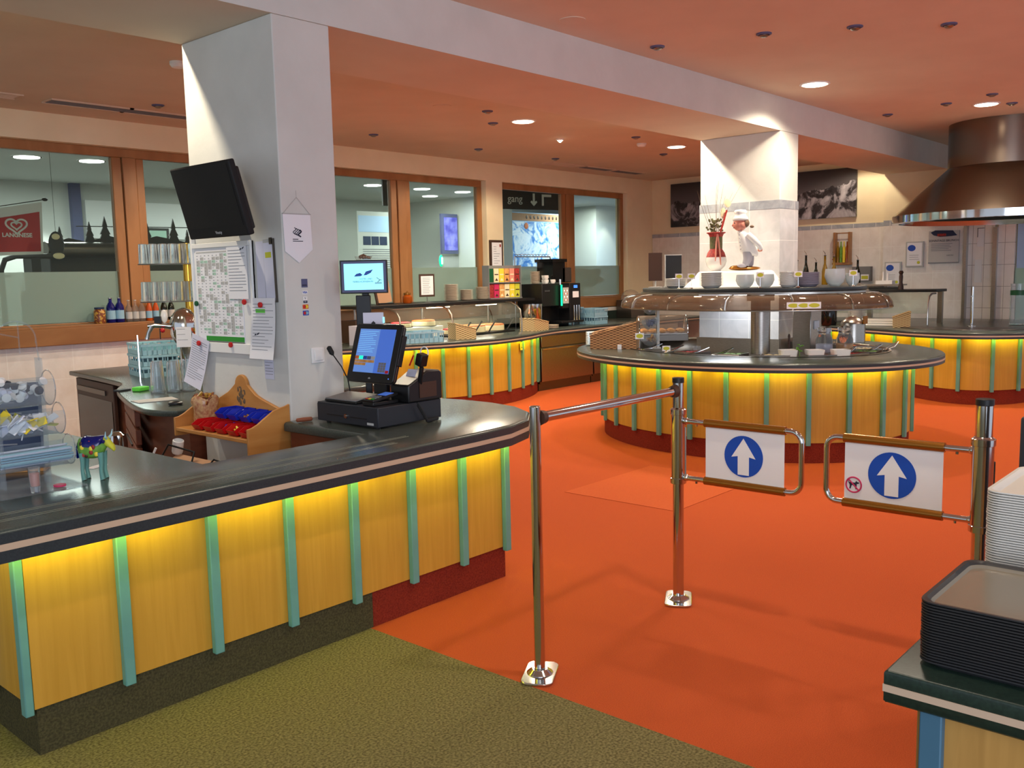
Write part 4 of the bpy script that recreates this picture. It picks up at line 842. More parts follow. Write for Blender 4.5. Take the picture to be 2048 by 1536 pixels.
q = M(); q.box(-.02, .02, .025, .05, -.05, .03); q.box(-.018, .018, .03, .06, -.648, -.02); q.box(-.05, .03, .01, .03, -.40, -.10); obj('pole', q, 'black', t, bev=.004)
q = M(); q.cyl(0, .045, -.6495, -.64, .05, 20); obj('foot', q, 'black', t)
t = thing('note_card', 'pale violet note card clipped to the monitor pole', 'card', (3.20, 3.87, 1.385), cr); q = M(); q.box(-.02, .09, -.002, 0, -.03, .035); obj('card', q, 'paper_blue', t); q = M(); q.extr([(.035, -.035), (.047, -.022), (.035, -.01), (.023, -.022)], -.006, -.002); obj('clip', q, 'black', t); q = M(); q.box(.086, .096, -.006, -.002, -.022, .01); obj('lit_strip', q, 'screen_cyan', t)
t = thing('cable_comb', 'black slotted holder with pens below the note card', 'holder', (3.18, 3.86, 1.315), cr); q = M(); q.box(-.04, .10, 0, .04, -.02, .006); obj('tray', q, 'black', t)
for k in range(8): q = M(); q.box(-.035 + k * .017, -.028 + k * .017, -.004, 0, -.02, .028); obj('slot_bar', q, 'black', t)
q = M(); q.tube([(2.94, 4.07, ZT + .012), (2.85, 4.105, ZT + .013), (2.84, 4.11, ZT + .013)], [.011, .0115, .009], 14)
q = M(); q.lathe([(.006, 0), (.011, .004), (.012, .05), (.010, .08), (.004, .084)], n=16); q2 = M(); q2.T = at(2.93, 4.03, ZT + .0125, rz=2.9, ry=pi / 2); q2.lathe([(.006, 0), (.011, .004), (.012, .05), (.010, .085), (.004, .09)], n=16)
one('wooden_peg', 'small brown wooden peg lying on the counter corner by the column', 'peg', q2, 'cabinet_wood')

# acrylic sachet dispenser at the far left
t = thing('acrylic_dispenser', 'clear acrylic three tube dispenser with creamers, sugar sachets and straws on the front bar', 'dispenser', (1.36, 3.62, ZT + .0005))
q = M(); q.box(-.26, .12, -.17, .16, 0, .004); obj('base_plate', q, 'acrylic', t)
q = M(); q.box(-.12, -.115, -.03, .03, .004, .5); q.box(.04, .045, -.03, .03, .004, .48); obj('upright', q, 'acrylic', t)
TB = [(.16, .058, 'straws'), (.285, .060, 'sachets'), (.405, .066, 'creamers')]
for z, r, nm in TB:
    n = 28; x0, x1 = -.14, .10 - (.03 if nm == 'creamers' else 0) + (.03 if nm == 'straws' else 0)
    q = M(); q.T = at(0, 0, z - .04, ry=0)
    a0, a1 = radians(-215), radians(35)
    ring = [(r * cos(a), r * sin(a)) for a in [a0 + (a1 - a0) * k / n for k in range(n + 1)]]
    vs = []; 
    for x in (x0, x1): vs += [(x, c_, s2) for c_, s2 in ring]
    for x in (x0, x1): vs += [(x, c_ * .965, s2 * .965) for c_, s2 in ring]
    N = n + 1
    fs = [(k, k + 1, N + k + 1, N + k) for k in range(n)] + [(2 * N + k, 3 * N + k, 3 * N + k + 1, 2 * N + k + 1) for k in range(n)] + [(0, N, 3 * N, 2 * N), (n, 2 * N + n, 3 * N + n, N + n)] + [(k, 2 * N + k, 2 * N + k + 1, k + 1) for k in range(n)] + [(N + k, N + k + 1, 3 * N + k + 1, 3 * N + k) for k in range(n)]
    q.add(vs, fs); tb_ = obj('tube', q, 'acrylic', t)
    for x in (x0, x1): q = M(); q.T = at(x, 0, z - .04); q.torus((0, 0, 0), r, .0022, 'x', 36, 6); obj('tube_rim', q, 'tumbler', tb_)
q = M(); q.torus((-.03, 0, .55), .07, .003, 'y', 30, 6, a0=-.2, a1=pi + .2); q.tube([(-.10, 0, .54), (-.11, 0, .48)], .003, 6); q.tube([(.04, 0, .54), (.045, 0, .47)], .003, 6); q.tube([(-.02, 0, .62), (-.02, 0, .5)], .0025, 6); q.tube([(-.25, 0, .62), (-.02, 0, .56)], .0025, 6); obj('handle_hoop', q, 'acrylic', t)
random.seed(11)
DX, DY, DZ = 1.36, 3.62, ZT + .0005
for k in range(46):      # straws
    a = random.random() * 6.28; r = .047 * sqrt(random.random()); q = M(); q.tube([(-.135, 0, 0), (.125, 0, 0)], .0033, 6)
    one('drinking_straw', 'wrapped pale blue straw in the lowest tube of the acrylic dispenser', 'straw', q, random.choice(('crate_cyan', 'paper_blue', 'paper', 'crate_blue')), (DX + random.uniform(-.01, .01), DY + r * cos(a), DZ + .12 + r * sin(a) * .8 - .01), group='straws in the dispenser')
q = M(); q.box(-.03, .03, -.015, .015, -.002, .002)
for k in range(34):
    a = random.random() * 6.28; r = .045 * sqrt(random.random()); mm = random.choice(('yellow', 'yellow_tag', 'paper', 'paper_blue', 'paper'))
    o = one('sugar_sachet', 'yellow and white sachet in the middle tube of the acrylic dispenser', 'sachet', q, mm, (DX + random.uniform(-.11, .06), DY + r * cos(a), DZ + .24 + r * sin(a) * .75), group='sachets in the dispenser'); o.rotation_euler = (random.uniform(-1.4, 1.4), random.uniform(-.8, .8), random.uniform(-1.2, 1.2))
q = M(); q.lathe([(.010, 0), (.015, .016), (.0165, .017), (.0165, .018)], n=14)
for k in range(30):
    a = random.random() * 6.28; r = .048 * sqrt(random.random()); mm = random.choice(('white', 'paper_blue', 'white', 'white', 'ink'))
    o = one('creamer_cup', 'small white creamer portion in the top tube of the acrylic dispenser', 'creamer', q, mm, (DX + random.uniform(-.11, .05), DY + r * cos(a), DZ + .362 + r * sin(a) * .7), group='creamers in the dispenser'); o.rotation_euler = (random.uniform(-2, 2), random.uniform(-1, 1), 0)
t = thing('shot_glass', 'small glass with pinkish content on the dispenser base', 'glass', (1.30, 3.475, ZT + .0048)); q = M(); q.lathe([(.015, 0), (.017, .02), (.021, .092), (.0195, .092), (.015, .022)], n=20, cap1=True); obj('glass_body', q, 'tumbler', t); q = M(); q.lathe([(.0145, .024), (.018, .07)], n=20); obj('content', q, 'skin_clay', t)
q = M(); q.cyl(0, 0, 0, .006, .022, 20); one('red_token', 'flat red round token on the dispenser base', 'token', q, 'sign_pink', (1.40, 3.51, ZT + .0048))
t = thing('menu_board', 'dark blue upright menu board with pale writing at the left edge behind the dispenser', 'menu board', (1.38, 3.99, ZT + .0005), radians(-35))
q = M(); q.T = at(0, 0, 0, rx=-.12); q.box(-.26, .15, 0, .006, .01, .36); obj('board', q, 'navy', t); q = M(); q.box(-.18, .16, -.03, .05, 0, .012); obj('foot', q, 'shelf_wood', t)
for k, (s2, z) in enumerate((('ENJOY', .28), ('hot drinks', .235), ('coffee  tea', .18), ('cocoa', .15), ('apple strudel', .11), ('soup of the day', .08))): 
    q = M(); q.T = at(0, 0, 0, rx=-.12); lines(q, -.08, .13, z - .006, z + .006, -.0006, 1, .006, .5); obj('print', q, 'ink_grey', t)
# painted cow
t = thing('cow_figurine', 'small colourful painted cow figurine with blue back and teal legs on the front bar', 'figurine', (1.55, 3.545, ZT + .0005), radians(-48))
Bm = [(.0, .0, .105), (-.045, 0, .108), (.03, 0, .105), (.062, 0, .118)]
q = M(); q.rings([[(x, r1 * cos(a), z + r2 * sin(a)) for a in [2 * pi * k / 18 for k in range(18)]] for x, z, r1, r2 in ((-.062, .108, .006, .010), (-.055, .108, .022, .028), (-.03, .103, .030, .034), (.0, .100, .029, .032), (.025, .104, .027, .032), (.042, .112, .020, .026), (.055, .120, .014, .018), (.06, .122, .004, .006))]); obj('body', q, 'salad', t, ang=80)
q = M(); q.rings([[(x, r1 * cos(a), z + r2 * sin(a)) for a in [pi * k / 14 - .1 for k in range(15)]] for x, z, r1, r2 in ((-.064, .112, .008, .012), (-.03, .108, .033, .037), (.0, .105, .032, .036), (.03, .110, .029, .034), (.05, .120, .018, .024))]); obj('blue_back', q, 'bottle_blue', t, ang=80)
q = M(); q.rings([[(x, r1 * cos(a), z + r1 * sin(a)) for a in [2 * pi * k / 14 for k in range(14)]] for x, z, r1 in ((.050, .125, .016), (.062, .122, .017), (.074, .112, .014), (.086, .102, .012), (.090, .099, .006))]); h_ = obj('head', q, 'yellow_tag', t, ang=80)
q = M(); [q.tube([(.062, s2 * .010, .134), (.066, s2 * .026, .142), (.07, s2 * .030, .160)], [.005, .004, .001], 8) for s2 in (-1, 1)]; obj('horns', q, 'crate_cyan', h_); 
for s2 in (-1, 1): q = M(); q.ball((.056, s2 * .024, .126), (.005, .012, .006), 8, 5); obj('ear', q, 'bottle_blue', h_)
for x, y in ((.035, .016), (.035, -.016), (-.042, .017), (-.042, -.017)):
    q = M(); q.tube([(x, y, .09), (x + .002, y, .06), (x - .001, y * 1.05, .03), (x + .002, y * 1.1, .008), (x + .004, y * 1.1, .0)], [.013, .009, .0075, .009, .010], 10); obj('leg', q, 'batten', t)
q = M(); q.tube([(-.062, 0, .12), (-.072, 0, .10), (-.07, .005, .07)], [.004, .003, .006], 7); obj('tail', q, 'bottle_blue', t); t.scale = (.92, 1.05, 1.18)
for k in range(9): 
    a = random.uniform(-.8, .8); x = random.uniform(-.04, .03); q = M(); q.ball((x, -.030 * cos(a), .103 + .03 * sin(a)), (.009, .004, .008), 8, 5); obj('painted_patch', q, random.choice(('brown_dark', 'food_red', 'yellow', 'brown_dark')), t)
q = M(); q.box(-.045, .045, -.02, .02, 0, .0006); one('paper_slip', 'small white slip lying on the bar behind the cow', 'paper', q, 'paper', (1.66, 3.78, ZT + .0007), .5)

# ================================================================ back bar
# tap
t = thing('beer_tap', 'chrome curved beer tap column with white lever behind the bar', 'beer tap', (3.62, 6.55, ZT + .0005), radians(-40))
q = M(); q.lathe([(.07, 0), (.07, .01), (.045, .03), (.04, .26), (.075, .30), (.10, .36), (.105, .44), (.09, .50), (.05, .545), (.012, .56)], n=28); obj('column', q, 'chrome', t, ang=60)
q = M(); q.tube([(-.06, -.03, .42), (-.13, -.05, .43), (-.20, -.06, .435), (-.25, -.07, .43)], [.028, .02, .02, .016], 14); q.tube([(-.22, -.065, .43), (-.245, -.07, .38), (-.26, -.072, .33)], [.02, .014, .016], 12); tp = obj('faucet', q, 'chrome', t)
q = M(); q.T = at(-.13, -.05, .50); q.ball((0, 0, 0), (.026, .012, .05), 16, 10); obj('lever', q, 'porcelain', tp); q = M(); q.box(-.2, -.15, -.07, -.03, .45, .50); obj('black_knob', q, 'black', tp); q = M(); q.tube([(-.16, -.08, .41), (-.16, -.085, .33)], .004, 6); obj('rod', q, 'black', tp); q = M(); q.ball((-.14, -.085, .395), .018, 10, 6); obj('red_button', q, 'red', tp)
sheet('notice_sheet', 'small note hanging under the beer tap', (3.52, 6.38, 1.20), .11, .15, rz=radians(-40), nl=3)
q = M(); q.cyl(0, 0, 0, .36, .004, 8); one('light_strip', 'thin glowing blue-white tube beside the beer tap', 'light', q, 'tube_white', (3.36, 6.78, ZT + .001))
# glass shelves
GS = (3.82, 6.80)
t = thing('glass_rack', 'two tier glass shelf on golden posts holding upturned tumblers above the bar', 'shelf', (*GS, ZT + .0005), radians(-40))
for x in (.0, .34): q = M(); q.cyl(x, .02, 0, 1.06, .038, 20); obj('gold_post', q, 'brass_tube', t)
def wav(z):
    q = M(); top = [(-.34 + .08 * k, -.14 - .03 * sin(k * .9)) for k in range(12)] + [(.54, .16), (-.34, .16)]; q.prism(top, z, z + .008); return q
for z in (.600, .892): obj('glass_shelf', wav(z), 'glass_thick' if 0 else 'guard_glass', t); 
for z in (.600, .892): q = M(); q.tube([(-.34 + .08 * k, -.141 - .03 * sin(k * .9), z + .004) for k in range(12)], .004, 6); obj('shelf_edge', q, 'steel_dark', t)
def tumbler(r0, r1, h_):
    q = M(); q.lathe([(r0, 0), (r1, h_), (r1 - .004, h_), (r0 * .9 - .003, .006), (.002, .006)][::1], n=16, cap1=False, cap0=False); return q
tm = None
R40 = Matrix.Rotation(radians(-40), 4, 'Z')
for z, lab, grp in ((.609, 'upturned clear tumbler on the lower glass shelf', 'tumblers on the lower shelf'), (.901, 'upturned clear tumbler on the upper glass shelf', 'tumblers on the upper shelf')):
    for j in range(3):
        for i in range(11):
            lx, ly = -.305 + i * .074, -.118 + j * .078
            if any(abs(lx - px) < .066 and abs(ly - .02) < .06 for px in (0, .34)): continue
            p = R40 @ Vector((lx, ly, 0))
            if tm is None: q = M(); q.lathe([(.033, 0), (.029, .15), (.024, .152), (.002, .152)], n=14, cap0=False); tm = one('tumbler', lab, 'glass', q, 'tumbler', (GS[0] + p.x, GS[1] + p.y, ZT + z + .001), group=grp); o = tm
            else: o = tm.copy(); COL.objects.link(o)
            o.location = (GS[0] + p.x, GS[1] + p.y, ZT + z + .001); o['label'] = lab + ', ' + ('front', 'middle', 'back')[j] + ' row'; o['group'] = grp
# crates
def crate(name, lab, loc, rz, w, d, h_, m, group=None, tiers=2):
    t = thing(name, lab, 'crate', loc, rz, group)
    for k in range(tiers):
        z0 = h_ * k / tiers + .0005; z1 = h_ * (k + 1) / tiers - .002; q = M(); e = .012
        q.box(-w / 2, w / 2, -d / 2, d / 2, z0, z0 + .006)
        for y in (-d / 2, d / 2 - .006):
            q.box(-w / 2, w / 2, y, y + .006, z0 + .006, z0 + (z1 - z0) * .42); q.box(-w / 2 - .006, w / 2 + .006, y - (.006 if y < 0 else 0), y + (.006 if y < 0 else .012), z1 - .02, z1)
            n = 9
            for i in range(n + 1): x = -w / 2 + (w - .01) * i / n; q.box(x, x + .01, y, y + .006, z0, z1 - .01)
        for x in (-w / 2, w / 2 - .006):
            q.box(x, x + .006, -d / 2, d / 2, z0 + .006, z0 + (z1 - z0) * .42); q.box(x - (.006 if x < 0 else 0), x + (.006 if x < 0 else .012), -d / 2, d / 2, z1 - .02, z1)
            n = 6
            for i in range(n + 1): y = -d / 2 + (d - .01) * i / n; q.box(x, x + .006, y, y + .01, z0, z1 - .01)
        for i in range(1, 4): x = -w / 2 + w * i / 4; q.box(x - .002, x + .002, -d / 2, d / 2, z0 + .006, z1 - .012)
        obj('tier', q, m, t)
    return t
crate('glass_crate', 'light blue stacked glass crate behind the bar left of the beer tap', (3.74, 7.22, ZT), radians(-12), .36, .42, .27, 'crate_cyan', tiers=3)
jug = None
for i, (x, y) in enumerate(((3.08, 5.98), (3.17, 5.93), (3.27, 5.90), (3.14, 6.08), (3.24, 6.03), (3.34, 5.99))):
    if jug is None:
        q = M(); q.lathe([(.046, 0), (.044, .05), (.040, .12), (.036, .20), (.034, .214), (.03, .214), (.035, .12), (.04, .01)], n=18, cap0=False); jug = one('beer_glass', 'upturned thick beer glass drying on the back bar', 'glass', q, 'tumbler', (x, y, ZT + .001), group='beer glasses drying')
    else: dup(jug, (x, y, ZT + .001), 0, 'upturned thick beer glass drying, ' + ('', 'middle of the front row', 'right end of the front row', 'left end of the rear row', 'middle of the rear row', 'right end of the rear row')[i])
jug['label'] = 'upturned thick beer glass drying, left end of the front row'
q = M(); q.box(-.05, .05, -.035, .035, 0, .03); one('cleaning_sponge', 'bright green sponge in front of the drying beer glasses', 'sponge', q, 'green_bright', (3.08, 6.22, ZT + .001), .4, bev=.006)
q = M(); q.prism([(-.12, -.05), (.12, -.1), (.16, .06), (-.1, .1)], 0, .004); one('bar_mat', 'pale wet bar mat in front of the drying glasses', 'mat', q, 'grey_light', (2.86, 5.62, ZT + .001))
q = M(); q.box(-.05, .05, -.03, .03, 0, .012); one('bar_tool', 'dark flat tool on the worktop left of the drying glasses', 'tool', q, 'dark_blue_grey', (3.0, 6.33, ZT + .001), .3)
q = M(); q.torus((0, 0, .012), .035, .010, 'z', 18, 7); one('black_coil', 'small black coil lying at the curved worktop edge', 'coil', q, 'black', (2.83, 5.28, ZT + .001))
q = M(); q.lathe([(.052, 0), (.054, .02), (.054, .66), (.048, .70), (.02, .72)], n=28); one('waste_bin', 'tall polished steel cylinder in front of the brown drawers', 'bin', q, 'chrome', (2.52, 5.42, .001))
# bottles on the sill
def bottle(name, lab, x, y, z, r, h_, m, label_m=None, neck=.35, cap='steel', group=None, sc=1):
    t = thing(name, lab, 'bottle', (x, y, z + .0005), group=group); q = M(); hb = h_ * (1 - neck)
    q.lathe([(r * .9, 0), (r, .006), (r, hb * .85), (r * .85, hb), (r * .38, hb + h_ * neck * .4), (r * .34, h_ - .012), (r * .38, h_ - .01)], n=18); obj('bottle_body', q, m, t, ang=60)
    q = M(); q.cyl(0, 0, h_ - .0095, h_, r * .42, 14); obj('cap', q, cap, t)
    if label_m: q = M(); q.lathe([(r + .0006, hb * .2), (r + .0006, hb * .7)], n=18, cap0=False, cap1=False); obj('paper_label', q, label_m, t)
    return t
Yb_, zb_ = 9.145, 1.2205
t = thing('preserve_jar', 'squat jar of yellow fruit on the window sill', 'jar', (4.16, Yb_, zb_)); q = M(); q.lathe([(.052, 0), (.055, .01), (.055, .12), (.042, .14)], n=22); obj('jar_body', q, 'candy', t); q = M(); q.lathe([(.044, .14), (.046, .142), (.046, .158), (.01, .16)], n=20); obj('lid', q, 'navy', t)
for x, lab in ((4.275, 'left one of the two large dark blue bottles on the sill'), (4.365, 'right one of the two large dark blue bottles on the sill')): bottle('mineral_water_bottle', lab, x, Yb_, zb_, .043, .25, 'bottle_blue', 'crate_blue', .3, 'steel', 'dark blue bottles')
for x, lab in ((4.46, 'left one of the clear labelled bottles on the sill'), (4.53, 'middle clear labelled bottle on the sill'), (4.60, 'right clear labelled bottle, next to the orange ones')): bottle('clear_bottle', lab, x, Yb_, zb_, .033, .22, 'tumbler', 'grey_light', .35, 'grey_light', 'clear bottles')
for x, lab in ((4.675, 'left orange lemonade bottle on the sill'), (4.75, 'right orange lemonade bottle on the sill')): bottle('orange_bottle', lab, x, Yb_, zb_, .031, .25, 'bottle_orange', 'crate_blue', .42, 'steel', 'orange bottles')
for x, lab in ((4.84, 'left dark wine bottle on the sill'), (4.92, 'right dark wine bottle on the sill')): bottle('dark_bottle', lab, x, Yb_, zb_, .034, .25, 'bottle_dark', 'grey_light', .4, 'black', 'dark bottles')
# ================================================================ cake counter
t = thing('sneeze_guard_shelf', 'black shelf on steel supports with glass fronts over the cakes', 'display guard', (0, 0, 0))
q = M(); q.box(6.9, 9.98, 8.38, 9.02, 1.245, 1.285); obj('shelf_board', q, 'black', t, bev=.006)
for x in (7.05, 8.15, 9.40): q = M(); q.cyl(x, 8.75, ZT + .001, 1.245, .016, 14); obj('support', q, 'steel', t)
for x0, x1 in ((7.2, 8.03), (8.09, 8.78), (8.80, 9.36)):
    q = M(); pts = [(8.40, 1.24), (8.30, 1.235), (8.20, 1.21), (8.14, 1.16), (8.11, 1.08), (8.09, .97)]
    q.add([(x0, y, z) for y, z in pts] + [(x1, y, z) for y, z in pts], [(k, k + 1, 7 + k, 6 + k) for k in range(5)]); g = obj('glass_front', q, 'guard_glass', t, ang=80)
    md = g.modifiers.new('thick', 'SOLIDIFY'); md.thickness = .005
for x in (7.2, 8.06, 9.36):
    q = M(); q.tube([(x, 8.42, 1.262 - .02), (x, 8.28, 1.24), (x, 8.18, 1.205), (x, 8.12, 1.14), (x, 8.10, 1.0), (x, 8.10, ZT + .002)], .011, 10); obj('curved_support', q, 'steel', t)
q = M(); q.tube([(7.2, 8.40, 1.238), (9.4, 8.40, 1.238)], .010, 8); obj('top_rail', q, 'steel', t)
q = M(); q.tube([(8.9, 8.5, 1.225), (9.3, 8.5, 1.225)], .011, 8); q.tube([(8.0, 8.5, 1.225), (8.4, 8.5, 1.225)], .011, 8); obj('light_tube', q, 'lamp_glow', t)
light('cake_lamp', 'AREA', (8.7, 8.5, 1.21), 9, WHITE, 1.2, sx=.1)
light('cake_lamp', 'AREA', (7.6, 8.5, 1.21), 5, WHITE, .7, sx=.1)
# plates
def plate_mesh(r, h_, m, name='plate'):
    q = M(); q.lathe([(r * .55, 0), (r * .6, .001), (r * .86, h_), (r, h_ + .001), (r, h_ + .0042), (r * .94, h_ + .0042), (r * .58, .005), (.002, .005)], n=26); return q
def stack(lab, x, y, z, n, r, pit, hh, m, grp, name='plate', cat='plate', src=[None], j=.002):
    o0 = one(name, lab, cat, plate_mesh(r, hh, m), m, (x, y, z + .0005), group=grp)
    for k in range(1, n):
        o = o0.copy(); COL.objects.link(o)
        if k == n - 1: o['label'] = 'topmost ' + lab
        o.location = (x + random.uniform(-j, j), y + random.uniform(-j, j), z + .0005 + k * pit)
stack('dessert plate in the tallest of the three stacks on the black shelf', 8.60, 8.66, 1.2855, 22, .095, .0098, .010, 'porcelain_warm', 'dessert plates, left stack')
stack('dessert plate in the middle, lowest of the three stacks on the black shelf', 8.92, 8.70, 1.2855, 14, .095, .0098, .010, 'porcelain_warm', 'dessert plates, middle stack')
stack('dessert plate in the right one of the three stacks on the black shelf', 9.26, 8.72, 1.2855, 17, .095, .0098, .010, 'porcelain_warm', 'dessert plates, right stack')
t = thing('table_sign', 'small brown framed menu sign on a steel foot left of the plate stacks', 'sign', (8.19, 8.68, 1.2855), radians(-8))
q = M(); q.box(-.12, .12, 0, .012, .07, .36); obj('frame', q, 'brown_dark', t, bev=.003); q = M(); q.box(-.095, .095, -.002, 0, .095, .335); p_ = obj('sheet', q, 'paper', t); q = M(); lines(q, -.07, .07, .11, .32, -.0025, 9, .005); obj('print', q, 'ink_grey', p_); q = M(); q.cyl(0, .006, 0, .07, .006, 8); q.box(-.06, .06, -.03, .04, 0, .006); obj('foot', q, 'steel', t)
t = thing('honey_jar', 'amber jar with golden lid at the left end of the black shelf', 'jar', (7.86, 8.70, 1.2855)); q = M(); q.lathe([(.05, 0), (.062, .02), (.062, .08), (.04, .105)], n=20); obj('jar_body', q, 'amber', t); q = M(); q.lathe([(.042, .105), (.046, .108), (.046, .13), (.012, .135), (.012, .15)], n=20); obj('lid', q, 'gold_clip', t)
t = thing('menu_folder', 'tan tilted menu folder behind the customer monitor', 'folder', (7.42, 8.60, 1.2855), radians(-15)); q = M(); q.T = at(0, 0, .0, ry=-.18); q.box(-.09, .09, 0, .02, .02, .30); obj('cover', q, 'cardboard', t); q = M(); q.T = at(0, 0, 0, ry=-.18); q.box(-.115, -.09, 0, .03, .02, .30); obj('spine', q, 'brown_dark', t); q = M(); q.box(-.1, .1, -.02, .06, 0, .02); obj('foot', q, 'black', t)
t = thing('sweets_bowl', 'small glass bowl of brown chocolates on a tall post above the customer monitor', 'bowl', (7.26, 8.80, 1.2855)); q = M(); q.cyl(0, 0, 0, .50, .008, 10); obj('post', q, 'steel', t); q = M(); q.lathe([(.03, .50), (.08, .53), (.105, .585), (.102, .585), (.075, .535), (.002, .51)], n=24, cap1=False); obj('bowl_body', q, 'tumbler', t); 
q = M()
for k in range(22): a = random.random() * 6.28; r = random.random() * .075; q.ball((r * cos(a), r * sin(a), .60 - r * .4), .018, 8, 5)
obj('chocolates', q, 'brown_dark', t)
# tea stand
t = thing('tea_stand', 'two tier stand of coloured tea boxes at the right end of the black shelf', 'display stand', (9.66, 8.70, 1.2855), radians(-6))
q = M(); q.box(-.30, .30, .06, .08, 0, .46); q.box(-.30, .30, -.08, .08, 0, .012); q.box(-.30, .30, -.06, .08, .215, .227); q.box(-.305, -.295, -.06, .08, 0, .46); q.box(.295, .305, -.06, .08, 0, .46); obj('rack', q, 'grey', t)
cols = [['green_dark', 'food_cream', 'yellow', 'bread', 'skin_clay', 'food_red'], ['food_red', 'sign_pink', 'bread', 'food_cream', 'yellow', 'yellow_tag']]
nm = {'green_dark': 'dark green', 'food_cream': 'cream', 'yellow': 'yellow', 'bread': 'light brown', 'skin_clay': 'salmon', 'food_red': 'red', 'sign_pink': 'dark pink', 'yellow_tag': 'lime'}
for j in range(2):
    for i in range(6):
        x = -.245 + i * .098; z = (.2275, .0125)[j]; w = .088; c_ = cols[j][i]; a = radians(-6)
        b = thing('tea_box', '%s tea box, %s from the left on the %s tier of the stand' % (nm[c_], ('first', 'second', 'third', 'fourth', 'fifth', 'sixth')[i], ('upper', 'lower')[j]), 'tea box', (9.66 + x * cos(a) - 0 * sin(a), 8.70 + x * sin(a), 1.2855 + z), a, group='tea boxes'); q = M(); q.box(-w / 2, w / 2, -.04, .05, .0005, .19); obj('carton', q, c_, b, bev=.002)
        if i: q = M(); q.box(-w / 2 + .01, w / 2 - .01, -.0412, -.04, .10, .115); q.extr([(-.03, .02), (.03, .02), (0, .06)], -.0412, -.04); obj('print', q, 'brown_dark' if i % 2 else 'food_cream', b)
# wicker baskets of cutlery
def basket(lab, x, y, z, rz, w, d, h0, h1, m, fill=None, name='wicker_basket', grp=None):
    t = thing(name, lab, 'basket', (x, y, z + .0005), rz, grp); q = M(); e = .012
    q.box(-w / 2, w / 2, -d / 2, d / 2, 0, .01)
    for y0 in (-d / 2, d / 2 - e): q.add([(-w / 2, y0, .01), (w / 2, y0, .01), (w / 2, y0, h1), (0, y0, (h0 + h1) / 2 - .006), (-w / 2, y0, h0), (-w / 2, y0 + e, .01), (w / 2, y0 + e, .01), (w / 2, y0 + e, h1), (0, y0 + e, (h0 + h1) / 2 - .006), (-w / 2, y0 + e, h0)], [(0, 1, 2, 3, 4), (9, 8, 7, 6, 5), (0, 5, 6, 1), (1, 6, 7, 2), (2, 7, 8, 3), (3, 8, 9, 4), (4, 9, 5, 0)])
    q.box(-w / 2, -w / 2 + e, -d / 2 + e, d / 2 - e, .01, h0); q.box(w / 2 - e, w / 2, -d / 2 + e, d / 2 - e, .01, h1); obj('weave', q, m, t)
    q = M(); r = .008; q.tube([(-w / 2, -d / 2, h0), (0, -d / 2, (h0 + h1) / 2), (w / 2, -d / 2, h1), (w / 2, d / 2, h1), (0, d / 2, (h0 + h1) / 2), (-w / 2, d / 2, h0)], r, 6, closed=True); obj('rim', q, m, t)
    if fill == 'dark': q = M(); q.box(-w / 2 + e, w / 2 - e, -d / 2 + e, d / 2 - e, .011, min(h0, h1) - .015); obj('lining', q, 'black_matte', t)
    return t
basket('pale wicker cutlery basket at the left of the cake glass', 7.98, 7.87, ZT, radians(-25), .26, .28, .19, .12, 'wicker_pale', 'dark')
basket('pale wicker cutlery basket at the right end of the cake glass', 9.60, 8.08, ZT, radians(5), .34, .24, .17, .11, 'wicker_pale', 'dark')
t = thing('cutlery_tin', 'tall shiny steel cylinder behind the right cutlery basket', 'container', (9.93, 8.38, ZT + .001)); q = M(); q.lathe([(.13, 0), (.135, .01), (.135, .345), (.128, .345), (.128, .02), (.002, .02)], n=32, cap1=False); obj('shell', q, 'chrome', t)
stack('small plate in the low pile right of the cutlery basket', 10.02, 8.12, ZT, 5, .10, .0098, .010, 'porcelain_warm', 'low plate pile')
# cakes
def cake(lab, x, y, z, r, h_, top, side='food_cream', n=None, group=None, board='black'):
    t = thing('cake', lab, 'cake', (x, y, z + .0005), group=group); q = M(); q.cyl(0, 0, 0, .006, r + .02, 32); obj('cake_board', q, board, t)
    q = M(); q.lathe([(r, .006), (r, h_ - .006), (r - .008, h_)], n=36); obj('sponge', q, side, t); q = M(); q.lathe([(r - .004, h_ - .0), (r - .006, h_ + .012), (r - .03, h_ + .018), (.01, h_ + .016)], n=36); obj('topping', q, top, t)
q = M(); q.box(-.62, .62, -.20, .20, 0, .02); one('cake_platter', 'long black tray carrying the cakes behind the guard glass', 'tray', q, 'black', (8.72, 8.38, ZT + .0005), radians(3))
cake('red berry cake at the left end of the black tray', 8.35, 8.38, ZT + .021, .15, .055, 'food_red'); cake('orange topped cake in the middle of the black tray', 8.72, 8.40, ZT + .021, .17, .08, 'food_orange'); cake('orange topped cake at the right of the black tray', 9.12, 8.43, ZT + .021, .17, .075, 'food_orange')
q = M(); q.box(-.42, .42, -.16, .16, 0, .14); one('display_riser', 'white box carrying the raised cakes behind the guard glass', 'riser', q, 'white', (7.75, 8.55, ZT + .0005), bev=.006)
cake('orange glazed cake on the white riser', 7.98, 8.55, ZT + .142, .15, .06, 'food_orange'); cake('pink berry cake on the white riser', 7.60, 8.55, ZT + .142, .13, .05, 'food_red')
for i, (x, y) in enumerate(((8.32, 8.16), (8.55, 8.18), (8.84, 8.20), (9.22, 8.22))):
    t = thing('cake_server', 'black handled cake server leaning at the %s cake' % ('red', 'middle left', 'middle right', 'rightmost')[i], 'cake server', (x, y, ZT + .022), radians(-10), group='cake servers'); q = M(); q.tube([(-.02, 0, .004), (.02, 0, .06), (.10, 0, .15)], [.009, .010, .012], 8); obj('handle', q, 'black', t); q = M(); q.box(-.10, -.02, -.025, .025, 0, .003); obj('blade', q, 'black', t)
q = M(); q.open_box(-.22, .22, -.15, .15, 0, .12, .008); 
